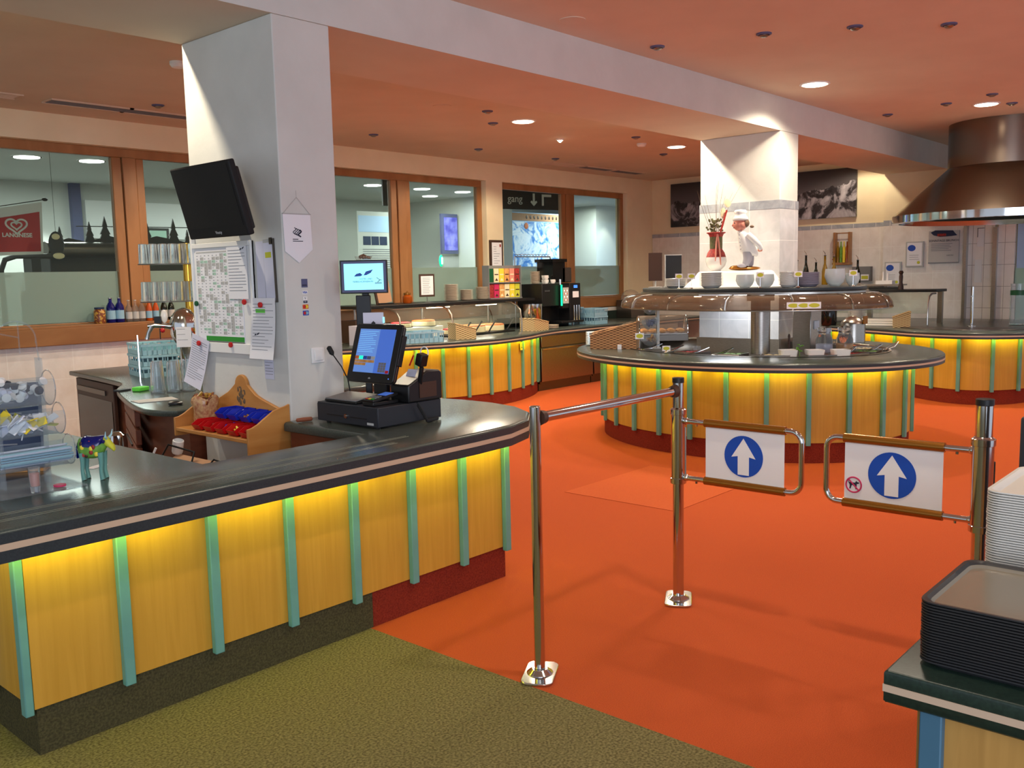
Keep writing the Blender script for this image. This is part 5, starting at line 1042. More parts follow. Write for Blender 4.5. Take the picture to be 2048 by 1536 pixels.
crate('dish_crate', 'light blue crate in front of the raised cakes', (7.30, 7.95, ZT), radians(-20), .55, .34, .13, 'crate_blue', tiers=1)
crate('dish_crate', 'light blue crate standing left and behind, next to the coffee machine', (11.14, 8.74, ZT), 0, .40, .36, .25, 'crate_blue', tiers=2); crate('dish_crate', 'light blue crate standing right and nearer, beyond the coffee machine', (11.20, 8.14, ZT), radians(-4), .30, .30, .24, 'crate_blue', tiers=2).location = (11.22, 8.28, ZT)
# glass rack seen between column and till
t = thing('cup_box', 'brown box of upturned cups left of the till pole', 'box', (7.03, 8.78, 1.2855 - .17)); q = M(); q.open_box(-.22, .22, -.14, .14, -.20, .06, .012); q.box(-.22, .22, -.15, -.14, -.2, -.02); obj('case', q, 'brown_dark', t)
t = thing('white_carton', 'white carton with a dark blue triangle beside the column', 'carton', (6.86, 8.2, ZT + .0005)); q = M(); q.box(-.25, .25, -.12, .12, 0, .22); obj('body', q, 'paper_blue', t); q = M(); q.extr([(.02, .02), (.14, .02), (.05, .17)], -.121, -.12); q.extr([(-.12, .02), (-.09, .02), (-.11, .17)], -.121, -.12); obj('triangle_print', q, 'navy', t)
bpy.data.objects['cup_box'].location = (7.0, 8.55, ZT + .40)
bpy.data.objects['cup_box'].location.z = ZT + .2055
# coffee machine
t = thing('coffee_machine', 'black coffee machine with green light strip and lit key panel', 'coffee machine', (10.50, 8.45, ZT + .0005))
q = M(); q.box(-.42, -.02, -.12, .35, .30, .62); q.box(-.02, .14, -.16, .35, .26, .60); q.box(.16, .42, -.16, .35, .05, .62); q.box(-.38, .40, .05, .35, 0, .30); q.box(-.1, .42, -.22, .05, .05, .08); obj('body', q, 'black', t, bev=.006)
q = M(); q.box(.0, .13, -.166, -.16, .33, .56); pn = obj('key_panel', q, 'grey_light', t)
for i in range(4):
    for j in range(3): q = M(); q.T = at(.03 + j * .03, -.167, .38 + i * .045, rx=pi / 2); q.cyl(0, 0, 0, .003, .010, 10); obj('key', q, 'led_white' if (i + j) % 2 else 'food_orange', pn)
q = M(); q.box(-.05, -.022, -.17, -.16, .30, .60); obj('green_strip', q, 'led_green', t); q = M(); q.box(.26, .34, -.165, -.16, .55, .59); obj('small_display', q, 'led_blue', t); q = M(); q.box(.23, .37, -.165, -.16, .41, .50); obj('note', q, 'paper', t)
q = M(); q.T = at(-.28, -.125, .52, rx=pi / 2); q.box(-.09, .02, -.012, .012, 0, .004); obj('steel_lever', q, 'chrome', t)
q = M(); q.prism([(-.02, .0), (.26, .0), (.26, .3), (-.02, .3)], .64, .96); q.box(-.05, .29, -.02, .32, .93, .975); obj('bean_hopper', q, 'black_gloss', t); q = M(); q.box(.2, .42, .0, .32, .63, .85); obj('milk_cooler', q, 'steel_dark', t, bev=.01)
q = M(); q.cyl(.04, -.08, .60, .68, .02, 14); obj('spout_cap', q, 'chrome', t); q = M(); [q.cyl(x, -.19, .05, .30, .010, 8) for x in (.22, .28, .34)]; obj('outlet', q, 'chrome', t); q = M(); q.cyl(.3, -.1, 0, .05, .012, 8); q.cyl(-.3, .1, 0, .05, .02, 8); obj('foot', q, 'steel', t)
for i, (x, z_, n) in enumerate(((10.42, 0, 7), (10.62, 0, 3))): pass
stack('saucer in the small stack on top of the coffee machine', 10.19, 8.55, ZT + .6215, 16, .07, .011, .008, 'porcelain_warm', 'saucers on the coffee machine')
cup0 = None
for i, (x, y, z) in enumerate(((10.32, 8.45, 0), (10.40, 8.39, 0), (10.37, 8.53, 0), (10.32, 8.45, .061), (10.37, 8.53, .061))):
    if cup0 is None: q = M(); q.lathe([(.024, 0), (.034, .02), (.038, .058), (.035, .058), (.03, .02), (.002, .006)], n=18, cap1=False); cup0 = thing('coffee_cup', 'white coffee cup piled on top of the coffee machine', 'cup', (x, y, ZT + .622 + z), group='cups on the coffee machine'); obj('cup_body', q, 'porcelain', cup0); q = M(); q.torus((.042, 0, .034), .016, .004, 'y', 14, 6); obj('handle', q, 'porcelain', cup0)
    else: dup(cup0, (x, y, ZT + .622 + z))
q = M(); q.box(-.42, .42, -.02, .15, 0, .012); q.box(-.42, .42, -.02, 0, .3, .31)
t = thing('cup_rail', 'twisted steel rail standing in front of the map window above the coffee machine', 'rail', (10.75, 8.965, ZT + .001)); q = M(); q.tube([(-.52, 0, 0), (-.52, 0, 1.02), (.30, 0, 1.02), (.42, 0, .55), (.44, .0, 0)], .010, 8); obj('frame', q, 'chrome', t); q = M()
q.tube([(-.50 + k * .01, .012 * cos(k * .9), 1.045 + .012 * sin(k * .9)) for k in range(80)], .004, 5); obj('spiral', q, 'chrome', t)
t = thing('wall_picture', 'brown framed certificate on the pillar between the windows', 'picture', (10.02, 9.148, 1.90)); q = M(); q.box(-.14, .14, -.025, 0, -.22, .22); obj('frame', q, 'brown_dark', t, bev=.004); q = M(); q.box(-.105, .105, -.027, -.025, -.185, .185); p_ = obj('sheet', q, 'paper', t); q = M(); lines(q, -.07, .07, -.13, .14, -.0275, 8, .006, .7); obj('print', q, 'ink_grey', p_); q = M(); q.box(.06, .09, -.0275, -.027, .12, .16); obj('seal', q, 'food_red', p_)
q = M(); q.box(10.2, 14.07, 9.05, 9.14, ZT + .0005, ZT + .20); one('splash_ledge', 'pale stone ledge along the rear worktop under the right window', 'ledge', q, 'tile_marble'); q = M(); q.box(9.9, 14.05, 9.0, 9.045, ZT + .0005, ZT + .13); one('rear_shelf_panel', 'dark panel along the back of the rear worktop', 'panel', q, 'green_top')
t = thing('glass_cover', 'domed clear cover at the right end of the window ledge', 'cover', (13.05, 8.85, ZT + .3)); q = M(); q.lathe([(.16, 0), (.16, .05), (.13, .12), (.07, .16), (.01, .17)], n=28, cap0=False); obj('dome', q, 'dome', t); q = M(); q.box(-.2, .2, -.15, .15, -.299, -.001); obj('stand', q, 'steel_dark', t, bev=.004)

# ================================================================ island, on the counter
# steel post, canopy and shelf
t = thing('island_shelf_unit', 'dark oval shelf with curved glass canopy carried by a thick steel post', 'shelf', (0, 0, 0))
SC_ = (8.32, 4.27)
q = M(); slab(q, ell(*SC_, 1.18, .76, IA, 80), 1.405, 1.442, rnd=.008); obj('shelf_board', q, 'slate_edge', t, ang=50)
q = M(); a = ell(*SC_, 1.20, .78, IA, 80); b = ell(*SC_, 1.15, .73, IA, 80); q.rings([[(x, y, 1.385) for x, y in a], [(x, y, 1.402) for x, y in a], [(x, y, 1.402) for x, y in b], [(x, y, 1.385) for x, y in b]], closed=True); obj('steel_rim', q, 'steel', t)
for k in range(14):
    a0 = 2 * pi * k / 14 + .1; a1 = a0 + 2 * pi / 14 - .012; q = M(); rows = []
    for A_, B_, z in ((1.20, .78, 1.384), (1.30, .88, 1.375), (1.37, .95, 1.345), (1.40, .98, 1.30), (1.41, .99, 1.252)): rows.append([(x, y, z) for x, y in ell(*SC_, A_, B_, IA, 8, a0, a1)])
    n = 9; q.add([p for r in rows for p in r], [(i * n + j, i * n + j + 1, (i + 1) * n + j + 1, (i + 1) * n + j) for i in range(4) for j in range(8)]); g = obj('glass_canopy', q, 'canopy', t, ang=80); md = g.modifiers.new('t', 'SOLIDIFY'); md.thickness = .006
    q = M(); q.tube([rows[i][0] for i in range(5)], .004, 6); obj('glass_joint', q, 'steel', t)
q = M(); rr_ = ell(*SC_, 1.40, .98, IA, 80); q.tube([(x, y, 1.25) for x, y in rr_], .007, 6, closed=True); obj('lower_rail', q, 'steel', t)
for x, y in ((7.66, 3.80),): q = M(); q.cyl(x, y, ZT + .002 if x < 8 else ZT - .1, 1.385, .085 if x < 8 else .05, 36); q.cyl(x, y, 1.33, 1.384, .12 if x < 8 else .07, 36); obj('steel_post', q, 'steel', t)
q = M(); q.box(8.48, 8.52, 3.9, 4.9, 1.352, 1.372); obj('light_tube', q, 'tube_white', t); light('island_lamp', 'AREA', (8.25, 4.3, 1.36), 7, WHITE, 1.2, sx=.3)
def tagcard(lab, x, y, z, w=.075, hgt=.055, tall=.10, grp='small yellow price tags'):
    t = thing('price_tag', lab, 'price tag', (x, y, z + .0005), -radians(50), grp)
    if tall: q = M(); q.lathe([(.018, 0), (.015, .006), (.004, .012), (.003, tall)], n=12); obj('stem', q, 'chrome', t)
    q = M(); q.box(-w / 2, w / 2, -.004, -.001, tall, tall + hgt); c_ = obj('card', q, 'paper', t); q = M(); q.T = at(0, -.0045, tall + hgt / 2, rx=pi / 2); q.lathe([(.001, -.0004), (w * .38, -.0004), (w * .38, .0004), (.001, .0004)], n=20); q.T = at(); 
    q2 = M(); R = [(w * .40 * cos(a), hgt * .34 * sin(a) + tall + hgt / 2) for a in [2 * pi * k / 20 for k in range(20)]]; q2.extr(R, -.0052, -.004); obj('yellow_oval', q2, 'yellow_tag', c_)
ZS = 1.4425
def bowl(lab, x, y, z, r, h_, m='cup_frost', name='glass_bowl', grp=None, cat='bowl'):
    q = M(); q.lathe([(r * .45, 0), (r * .8, h_ * .22), (r, h_ * .55), (r * .93, h_), (r * .89, h_), (r * .95, h_ * .55), (r * .75, h_ * .25), (.002, .008)], n=28, cap1=False); return one(name, lab, cat, q, m, (x, y, z + .0005), group=grp, ang=70)
stack('shallow bowl in the leftmost stack on the island shelf', 7.87, 4.80, ZS, 9, .11, .0085, .022, 'porcelain', 'shallow bowls, left stack', 'shallow_bowl', 'bowl')
stack('small bowl in the second stack from the left on the island shelf', 7.74, 4.34, ZS, 14, .11, .0090, .024, 'porcelain', 'small bowls, second stack', 'small_bowl', 'bowl')
stack('grey rimmed bowl in the stack just right of the round frosted bowls', 7.79, 3.60, ZS, 13, .088, .0092, .024, 'porcelain', 'bowls, third stack', 'small_bowl', 'bowl')
stack('violet tinted bowl in the stack left of the tall frosted bowl', 7.97, 3.50, ZS, 12, .11, .0092, .024, 'violet_ware', 'bowls, fourth stack', 'small_bowl', 'bowl')
bowl('round frosted bowl at the middle of the island shelf, left one', 7.71, 3.98, ZS, .083, .12); bowl('round frosted bowl at the middle of the island shelf, right one', 7.75, 3.805, ZS, .083, .12)
bowl('tall frosted bowl right of the violet bowls', 8.06, 3.29, ZS, .088, .155); bowl('frosted bowl behind the tall one at the right end', 8.25, 3.37, ZS, .085, .135); bowl('small frosted bowl at the right end of the island shelf', 8.26, 3.21, ZS, .062, .115)
for x, y, lab in ((7.66, 4.64, 'yellow price tag in front of the leftmost bowl stack'), (7.60, 4.47, 'yellow price tag left of the second bowl stack'), (7.605, 3.78, 'yellow price tag in front of the round frosted bowls'), (7.70, 3.47, 'yellow price tag between the two stacks right of the frosted bowls'), (8.09, 3.14, 'yellow price tag at the right end of the island shelf')): tagcard(lab, x, y, ZS, .07, .05, .09)
# pedestal with white cloth, vase and chef figure
t = thing('cloth_pedestal', 'low pedestal draped with a white cloth against the tiled column', 'pedestal', (8.45, 4.47, ZS + .0005))
q = M(); rows = []
for z, e in ((.0, .14), (.03, .10), (.09, .03), (.135, .005), (.15, -.01), (.155, -.03)):
    w, d = .36 + e, .22 + e * .6; rows.append([(d * (abs(cos(a)) ** .5) * (1 if cos(a) > 0 else -1) * (1 + (.05 * sin(9 * a) if e > .02 else 0)), w * (abs(sin(a)) ** .5) * (1 if sin(a) > 0 else -1) * (1 + (.05 * cos(7 * a) if e > .02 else 0)), z) for a in [2 * pi * k / 72 for k in range(72)]])
rows = [[(min(x, .31), y, z) for x, y, z in r] for r in rows]; q.rings(rows); obj('cloth', q, 'cloth_white', t, ang=80)
ZP = ZS + .157
t = thing('flower_vase', 'white and red round vase with dried twigs and ribbon left of the chef figurine', 'vase', (8.44, 4.68, ZP), -radians(50))
q = M(); q.lathe([(.045, 0), (.05, .01), (.09, .05), (.105, .10), (.10, .14)], n=28, cap1=False); obj('base_glaze', q, 'porcelain', t, ang=80)
q = M(); q.lathe([(.10, .138), (.085, .185), (.062, .22), (.062, .34), (.075, .37), (.098, .385), (.092, .39), (.058, .35), (.056, .22), (.09, .14)], n=28, cap0=False, cap1=False); obj('red_upper', q, 'food_red', t, ang=80)
q = M(); q.lathe([(.0625, .225), (.0635, .26), (.0635, .345), (.066, .352)], n=28, cap0=False, cap1=False); obj('patterned_neck', q, 'leaf', t)
q = M(); 
for s2, z in ((-.02, .1), (.02, .06)): q.tube([(0, -.07, .38), (s2 * .6, -.078, .28), (s2, -.095, .17), (s2 * 1.4, -.108, z)], [.007, .009, .01, .004], 6)
obj('ribbon', q, 'skin_clay', t)
q = M(); random.seed(21)
for k in range(9):
    a = random.uniform(-1.25, 1.0); b = random.uniform(-.1, .1); L_ = random.uniform(.28, .52); q.tube([(0, 0, .3), (a * .06, b, .42), (a * .14, b * 1.5, .38 + L_ * .55), (a * .24 + .03, b * 1.6, .38 + L_)], [.0022, .002, .0016, .0008], 5)
obj('twigs', q, 'twig', t)
q = M()
for k in range(60): a = random.random() * 6.28; r = random.random() * .09; q.ball((r * cos(a) - .02, r * sin(a) * .6, .39 + random.random() * .13), (.012, .008, .012), 6, 4)
obj('dried_leaves', q, 'leaf', t)
q = M(); q.tube([(.03, -.01, .34), (.06, -.02, .46), (.10, -.02, .60)], [.006, .011, .009], 8)
for k in range(16): u = k / 15; q.ball((.04 + .06 * u, -.025, .40 + .20 * u), .010, 6, 4)
obj('red_berries', q, 'twig_red', t)
q = M(); q.T = at(.115, .0, .68, rx=pi / 2); q.ball((0, 0, 0), (.035, .045, .004), 16, 6); q.T = at(.07, .0, .58, rx=pi / 2); q.ball((0, 0, 0), (.028, .055, .004), 16, 6); obj('seed_pods', q, 'food_cream', t)
t = thing('chef_figurine', 'white coated chef child figurine leaning forward on a brown wooden base', 'figurine', (8.45, 4.39, ZP), -radians(50))
q = M(); q.ball((.02, 0, .022), (.16, .06, .022), 20, 8); q.ball((-.06, 0, .03), (.07, .05, .025), 14, 8); obj('wooden_base', q, 'gold_clip', t)
q = M(); 
for s2 in (-1, 1): q.tube([(.055 + .012 * s2, .03 * s2, .18), (.06 + .02 * s2, .035 * s2, .11), (.05 + .03 * s2, .035 * s2, .05)], [.05, .042, .034], 14)
obj('trousers', q, 'grey_clay', t, ang=80); q = M(); [q.ball((.02 + .035 * s2, .034 * s2 - .01, .05), (.05, .028, .022), 14, 8) for s2 in (-1, 1)]; obj('shoes', q, 'grey_clay', t)
prof = [((.07, 0, .15), .075), ((.062, 0, .18), .095), ((.05, 0, .24), .095), ((.03, 0, .30), .085), ((.01, 0, .355), .068), ((-.01, 0, .39), .035)]
q = M(); q.rings([[(c_[0] + r * .95 * cos(a), c_[1] + r * .82 * sin(a), c_[2] - .2 * r * cos(a)) for a in [2 * pi * k / 24 for k in range(24)]] for c_, r in prof]); co = obj('coat', q, 'white', t, ang=80)
q = M(); q.tube([(.04, -.05, .35), (.09, -.085, .30), (.14, -.085, .245), (.165, -.06, .21)], [.032, .032, .028, .022], 12); q.tube([(.04, .05, .35), (.09, .085, .30), (.14, .085, .245), (.165, .05, .21)], [.032, .032, .028, .022], 12); obj('sleeves', q, 'white', t, ang=80)
q = M(); q.ball((.172, -.03, .20), (.018, .024, .018), 10, 6); q.ball((.172, .03, .20), (.018, .024, .018), 10, 6); obj('hands', q, 'skin_clay', t)
for k in range(5): q = M(); q.ball((-.045 + k * .004, -.045, .35 - k * .035), (.006, .006, .006), 8, 5); obj('button', q, 'grey_clay', co)
q = M(); q.ball((-.03, 0, .455), (.068, .066, .066), 20, 12); q.ball((-.098, -.0, .445), (.012, .012, .012), 8, 5); hd = obj('head', q, 'skin_clay', t, ang=80)
q = M(); [q.ball((-.086, s2 * .026 - .004, .468), (.007, .008, .010), 8, 5) for s2 in (-1, 1)]; obj('eyes', q, 'ink', hd); q = M(); q.tube([(-.088, -.02, .425), (-.093, 0, .420), (-.088, .02, .425)], .003, 5); obj('mouth', q, 'food_red', hd); q = M(); q.ball((-.02, -.068, .45), (.014, .008, .018), 8, 5); obj('ear', q, 'skin_clay', hd); q = M(); q.ball((-.02, .068, .45), (.014, .008, .018), 8, 5); obj('ear', q, 'skin_clay', hd)
q = M(); q.lathe([(.066, 0), (.078, .012), (.074, .03), (.055, .05), (.058, .07), (.066, .09), (.05, .105), (.01, .11)], (-.025, 0, .49), 24); obj('chef_hat', q, 'white', t, ang=80); q = M(); q.ball((.02, 0, .465), (.045, .06, .045), 14, 8); q.ball((.085, -.02, .43), (.022, .012, .014), 8, 5); obj('hair', q, 'hair_clay', t)
# table signs at the left of the shelf
t = thing('menu_display', 'dark narrow menu display seen edge-on at the left end of the island shelf', 'sign', (8.25, 5.28, ZS + .0005), radians(20)); q = M(); q.box(-.012, .012, -.07, .07, .07, .36); obj('panel', q, 'brown_dark', t); q = M(); q.cyl(0, 0, 0, .07, .008, 10); q.box(-.05, .05, -.06, .06, 0, .01); obj('foot', q, 'grey_light', t)
t = thing('menu_display', 'black upright menu display with white edge behind the leftmost bowls', 'sign', (8.38, 5.14, ZS + .0005), -radians(42)); q = M(); q.box(-.085, .085, 0, .012, .02, .33); obj('panel', q, 'black', t); q = M(); q.box(-.09, .09, -.002, .014, .33, .338); q.box(-.092, -.085, -.002, .014, .0, .338); q.box(-.09, .09, -.03, .05, 0, .012); obj('edge', q, 'grey_light', t)
# items on the island top
stack('white plate in the stack behind the bread basket on the island', 7.84, 5.74, ZT, 14, .12, .0095, .012, 'porcelain', 'plates on the island')
t = basket('large brown sloping bread basket at the left end of the island', 7.62, 5.36, ZT, radians(-62), .46, .26, .13, .26, 'wicker'); q = M()
random.seed(9)
for k in range(12): q.T = at(-.16 + k * .03, random.uniform(-.08, .08), .13 + k * .010, random.random() * 3); q.ball((0, 0, 0), (.05, .035, .025), 10, 6)
obj('bread_slices', q, 'twig', t); q = M(); q.T = at(0, 0, .20, ry=-.22); q.box(-.22, .22, -.12, .12, 0, .012); obj('lid_frame', q, 'wicker', t)
t = thing('sachet_tower', 'three tier tower of clear bowls with sachets beside the bread basket', 'stand', (7.74, 5.00, ZT + .0005), -radians(45))
q = M(); q.box(.05, .075, -.02, .02, 0, .46); q.cyl(.03, 0, 0, .008, .06, 20); obj('stand_bar', q, 'grey_light', t)
for z, r, mm in ((.03, .095, 'candy'), (.19, .085, 'slate_blue'), (.34, .085, 'paper_blue')):
    q = M(); q.T = at(0, -.02, z, ry=-.25); q.lathe([(.03, 0), (r * .75, .03), (r, .075), (r * .96, .11), (r * .92, .11), (r * .95, .075), (r * .7, .035), (.002, .01)], n=24, cap1=False); bw = obj('bowl', q, 'acrylic', t, ang=80); q = M()
    for k in range(16): a = random.random() * 6.28; rr2 = random.random() * r * .6; q.T = at(rr2 * cos(a), -.02 + rr2 * sin(a), z + .045 + random.random() * .05, random.random() * 3, random.random() * 2, random.random() * 2); q.box(-.025, .025, -.016, .016, -.003, .003)
    obj('sachets', q, mm, bw)
t = thing('bread_display', 'glass covered steel bread display with pale rolls on the island', 'display case', (8.72, 5.50, ZT + .0005), -radians(50))
q = M(); q.box(-.27, .27, -.14, .14, .0, .07); obj('base', q, 'steel_dark', t, bev=.004); q = M(); q.box(-.26, .26, -.13, .13, .07, .084); obj('steel_tray', q, 'steel', t, bev=.003)
q = M(); n = 16; R = .145; q.rings([[(x, R * 1.0 * cos(a), .085 + .19 * sin(a)) for a in [pi * k / n for k in range(n + 1)]] for x in (-.26, .26)]); obj('roll_top_cover', q, 'dome', t, ang=80); q = M(); q.tube([(-.262, R * cos(a), .085 + .19 * sin(a)) for a in [pi * k / n for k in range(n + 1)]], .006, 6); q.tube([(.262, R * cos(a), .085 + .19 * sin(a)) for a in [pi * k / n for k in range(n + 1)]], .006, 6); obj('cover_rim', q, 'chrome', t)
r0 = None
for j in range(2):
    for i in range(5):
        p = Matrix.Rotation(-radians(50), 4, 'Z') @ Vector((-.20 + i * .1, -.06 + j * .10, .0845))
        if r0 is None: q = M(); q.ball((0, 0, .024), (.05, .042, .024), 14, 8); r0 = one('bread_roll', 'pale bread roll inside the glass bread display', 'bread roll', q, 'bread', group='bread rolls'); o = r0
        else: o = r0.copy(); COL.objects.link(o)
        o.location = (8.72 + p.x, 5.50 + p.y, ZT + .0005 + p.z)
# salad well
random.seed(31)
def dish(lab, x, y, w, d, rz, fill, grp='steel salad trays', m='steel'):
    t = thing('food_tray', lab, 'food container', (x, y, .7355), rz, grp); q = M(); q.open_box(-w / 2, w / 2, -d / 2, d / 2, 0, .128, .004); obj('tray_body', q, m, t); q = M(); q.box(-w / 2 + .005, w / 2 - .005, -d / 2 + .005, d / 2 - .005, .0045, .10)
    for k in range(26): q.ball((random.uniform(-w / 2 + .03, w / 2 - .03), random.uniform(-d / 2 + .03, d / 2 - .03), .104), (.024, .022, .020), 7, 4)
    obj('food', q, fill, t)
FD = [('food_red', 'red salad'), ('salad', 'green salad'), ('food_cream', 'pale salad'), ('food_orange', 'carrot salad'), ('food_red', 'beetroot'), ('salad', 'cress'), ('food_cream', 'cheese cubes'), ('food_orange', 'pepper strips'), ('food_cream', 'egg salad')]
ang0 = radians(118)
for k in range(11):
    a = ang0 + k * radians(20.5); c0 = ell(8.30, 4.25, 1.18, .80, IA, 360)[int(round(math.degrees(a) - 30)) % 360]; c1 = ell(8.30, 4.25, 1.18, .80, IA, 360)[(int(round(math.degrees(a) - 30)) + 2) % 360]
    dish('steel tray of %s, %s from the left along the front of the salad well' % (FD[k % 9][1], ('first', 'second', 'third', 'fourth', 'fifth', 'sixth', 'seventh', 'eighth', 'ninth', 'tenth', 'eleventh')[k]), c0[0], c0[1], .25, .22, atan2(c1[1] - c0[1], c1[0] - c0[0]), FD[k % 9][0])
def tongs(lab, x, y, z, rz):
    t = thing('serving_tongs', lab, 'serving tongs', (x, y, z), rz, 'salad tongs'); q = M(); [q.tube([(-.10, s2 * .012, .03), (0, s2 * .025, .05), (.10, s2 * .006, .09)], .0045, 6) for s2 in (-1, 1)]; obj('arms', q, 'chrome', t); q = M(); [q.ball((-.11, s2 * .012, .026), (.022, .006, .012), 8, 5) for s2 in (-1, 1)]; obj('grips', q, 'chrome', t)
for i, (x, y, a) in enumerate(((7.62, 4.92, -.9), (7.5, 4.6, -.6), (7.43, 4.3, -1.1), (7.45, 4.05, -.5), (7.98, 3.13, -.3), (8.35, 3.05, -.5), (8.7, 3.0, -.2))): tongs(('steel tongs in the salad well, leftmost pair', 'steel tongs second from the left in the salad well', 'steel tongs third from the left in the salad well', 'steel tongs just left of the thick steel post', 'steel tongs right of the white dishes', 'long steel tongs in the right part of the well', 'steel tongs at the right end of the salad well')[i], x, y, .82, a)
for i, (x, y) in enumerate(((7.62, 3.52), (7.72, 3.32), (7.84, 3.14))):
    q = M(); q.rings([[(s2 * c_, s2 * d_, z) for c_, d_ in rrect(.15, .15, .03)] for s2, z in ((.85, 0), (1, .085), (.95, .085), (.8, .01))]); one('white_dish', ('white square dish nearest to the steel post in the salad well', 'white square dish, middle one of three', 'white square dish, right one of three')[i], 'dish', q, 'porcelain', (x, y, ZT - .035), -radians(50), 'white square dishes')
t = thing('parsley_sprig', 'green leaf garnish between the white square dishes', 'garnish', (7.64, 3.42, ZT + .03)); q = M(); [q.ball((random.uniform(-.02, .02), random.uniform(-.02, .02), .01 + k * .008), (.014, .014, .006), 7, 4) for k in range(8)]; obj('leaves', q, 'salad', t); q = M(); q.tube([(0, 0, -.06), (0, 0, .02)], .003, 6); obj('stalk', q, 'salad', t)
t = thing('pepper_grinder', 'tall brown pepper mill standing right of the steel post', 'pepper mill', (7.86, 3.62, ZT - .11)); q = M(); q.lathe([(.016, 0), (.018, .02), (.010, .08), (.014, .18), (.009, .24), (.012, .26), (.006, .28)], n=16); obj('mill_body', q, 'brown_dark', t)
for i, (x, y, mm) in enumerate(((8.16, 3.42, 'paper_blue'), (8.28, 3.28, 'bread'))):
    t = thing('dressing_jar', ('big glass jar with pale dressing on the island', 'big glass jar with golden dressing on the island')[i], 'jar', (x, y, ZT - .117), group=None); q = M(); q.lathe([(.065, 0), (.075, .02), (.075, .22), (.055, .27), (.055, .29), (.062, .295), (.062, .33), (.02, .345)], n=24); obj('jar_body', q, 'tumbler', t, ang=60); q = M(); q.lathe([(.068, .006), (.070, .02), (.070, .18)], n=24); obj('dressing', q, mm, t)
for i, (x, y, w) in enumerate(((8.42, 3.70, .16), (9.35, 3.62, .22))):
    t = thing('steel_container', ('tall brushed steel container between post and jars on the island', 'round steel soup pot with lid behind the jars')[i], 'container', (x, y, .7355)); q = M()
    if i == 0: q.box(-.12, .12, -.09, .09, 0, .50)
    else: q.lathe([(.12, 0), (.12, .30), (.115, .32), (.07, .36), (.02, .38)], n=28)
    obj('shell', q, 'steel', t, bev=.006 if i == 0 else 0)
    q = M(); q.box(-.05, .05, -.10 if i == 0 else -.13, -.0901 if i == 0 else -.12, .30, .38); obj('badge', q, 'paper' if i == 0 else 'gold_clip', t)
tagcard('yellow tag hanging at the sachet tower', 7.60, 5.05, ZT, .085, .06, .10); tagcard('yellow tag at the left end of the salad well', 7.40, 4.62, ZT + .008, .075, .05, .005)
q = M(); q.box(-.03, .03, -.02, .02, 0, .045); one('folded_card', 'small white folded card beside the bread basket', 'card', q, 'paper', (7.50, 5.22, ZT + .001), .6)
bowl('small glass cup at the left of the salad well', 7.58, 4.40, ZT - .02, .04, .075, 'tumbler', 'glass_cup', cat='cup')
for k in range(3): 
    p = ell(*SC_, 1.425, 1.005, IA, 360)[134 + k * 4]; p2 = ell(*SC_, 1.425, 1.005, IA, 360)[135 + k * 4]
    t = thing('canopy_label', ('left', 'middle', 'right')[k] + ' yellow label of the three stuck on the glass canopy', 'label', (p[0], p[1], 1.295), atan2(p2[1] - p[1], p2[0] - p[0])); q = M(); q.box(-.055, .055, -.003, 0, -.028, .028); c_ = obj('card', q, 'paper', t); q = M(); q.extr([(.044 * cos(a), .018 * sin(a)) for a in [2 * pi * j / 20 for j in range(20)]], -.004, -.003); obj('yellow_oval', q, 'yellow_tag', c_)
light('under_shelf_lamp', 'AREA', (8.45, 4.6, 1.36), 3.5, COOL, .8, sx=.1)

# ================================================================ grill counter and extractor hood
t = thing('extractor_hood', 'huge round brushed steel extractor hood hanging over the grill counter', 'extractor hood', (12.4, 3.0, 0))
q = M(); q.lathe([(.63, 2.77), (.63, 3.289)], n=72, cap0=False, cap1=False); obj('duct_cylinder', q, 'steel_hood', t, ang=80)
q = M(); q.lathe([(.63, 2.77), (1.25, 2.215)], n=72, cap0=False, cap1=False); obj('cone', q, 'steel_hood', t, ang=80)
q = M(); q.lathe([(1.25, 2.215), (1.25, 2.13), (1.17, 2.128), (1.17, 2.19), (.6, 2.72)], n=72, cap0=False, cap1=False); obj('rim_band', q, 'chrome', t, ang=40)
t = thing('sneeze_guard', 'dark shelf with curved glass front on the grill counter, left of the hood', 'display guard', (0, 0, 0))
q = M(); q.box(12.65, 13.1, 3.82, 5.3, 1.265, 1.30); obj('shelf_board', q, 'black', t, bev=.004)
q = M(); pts = [(12.66, 1.262), (12.5, 1.25), (12.40, 1.2), (12.36, 1.1), (12.35, 1.0)]; q.add([(x, 3.84, z) for x, z in pts] + [(x, 5.3, z) for x, z in pts], [(k, k + 1, 6 + k, 5 + k) for k in range(4)]); g = obj('glass_front', q, 'guard_glass', t, ang=80); md = g.modifiers.new('t', 'SOLIDIFY'); md.thickness = .005
for y in (3.83, 4.75): q = M(); q.tube([(12.66, y, 1.25), (12.52, y, 1.25), (12.42, y, 1.22), (12.37, y, 1.14), (12.36, y, .95), (12.36, y, ZT + .002)], .012, 8); q.box(12.84, 12.90, y - .03, y + .03, ZT + .001, 1.265); obj('support', q, 'steel', t)
q = M(); q.lathe([(.24, 0), (.23, .05), (.15, .09), (.02, .10)], n=30, cap0=False); one('clear_dome', 'shallow clear dome on the guard shelf of the grill counter', 'dome', q, 'dome', (12.9, 5.06, 1.301))
t = thing('weighing_scale', 'small black kitchen scale with steel plate on the guard shelf', 'scale', (12.9, 4.55, 1.301), F); q = M(); q.box(-.2, .2, -.1, .1, 0, .03); obj('base', q, 'black', t); q = M(); q.box(-.24, .24, -.12, .12, .05, .07); q.box(-.02, .02, -.02, .02, .03, .05); obj('plate', q, 'steel', t); q = M(); q.box(-.12, .10, -.06, .06, .0705, .12); q.cyl(-.04, 0, .12, .24, .014, 10); q.cyl(.02, 0, .12, .22, .014, 10); obj('white_rack', q, 'white', t)
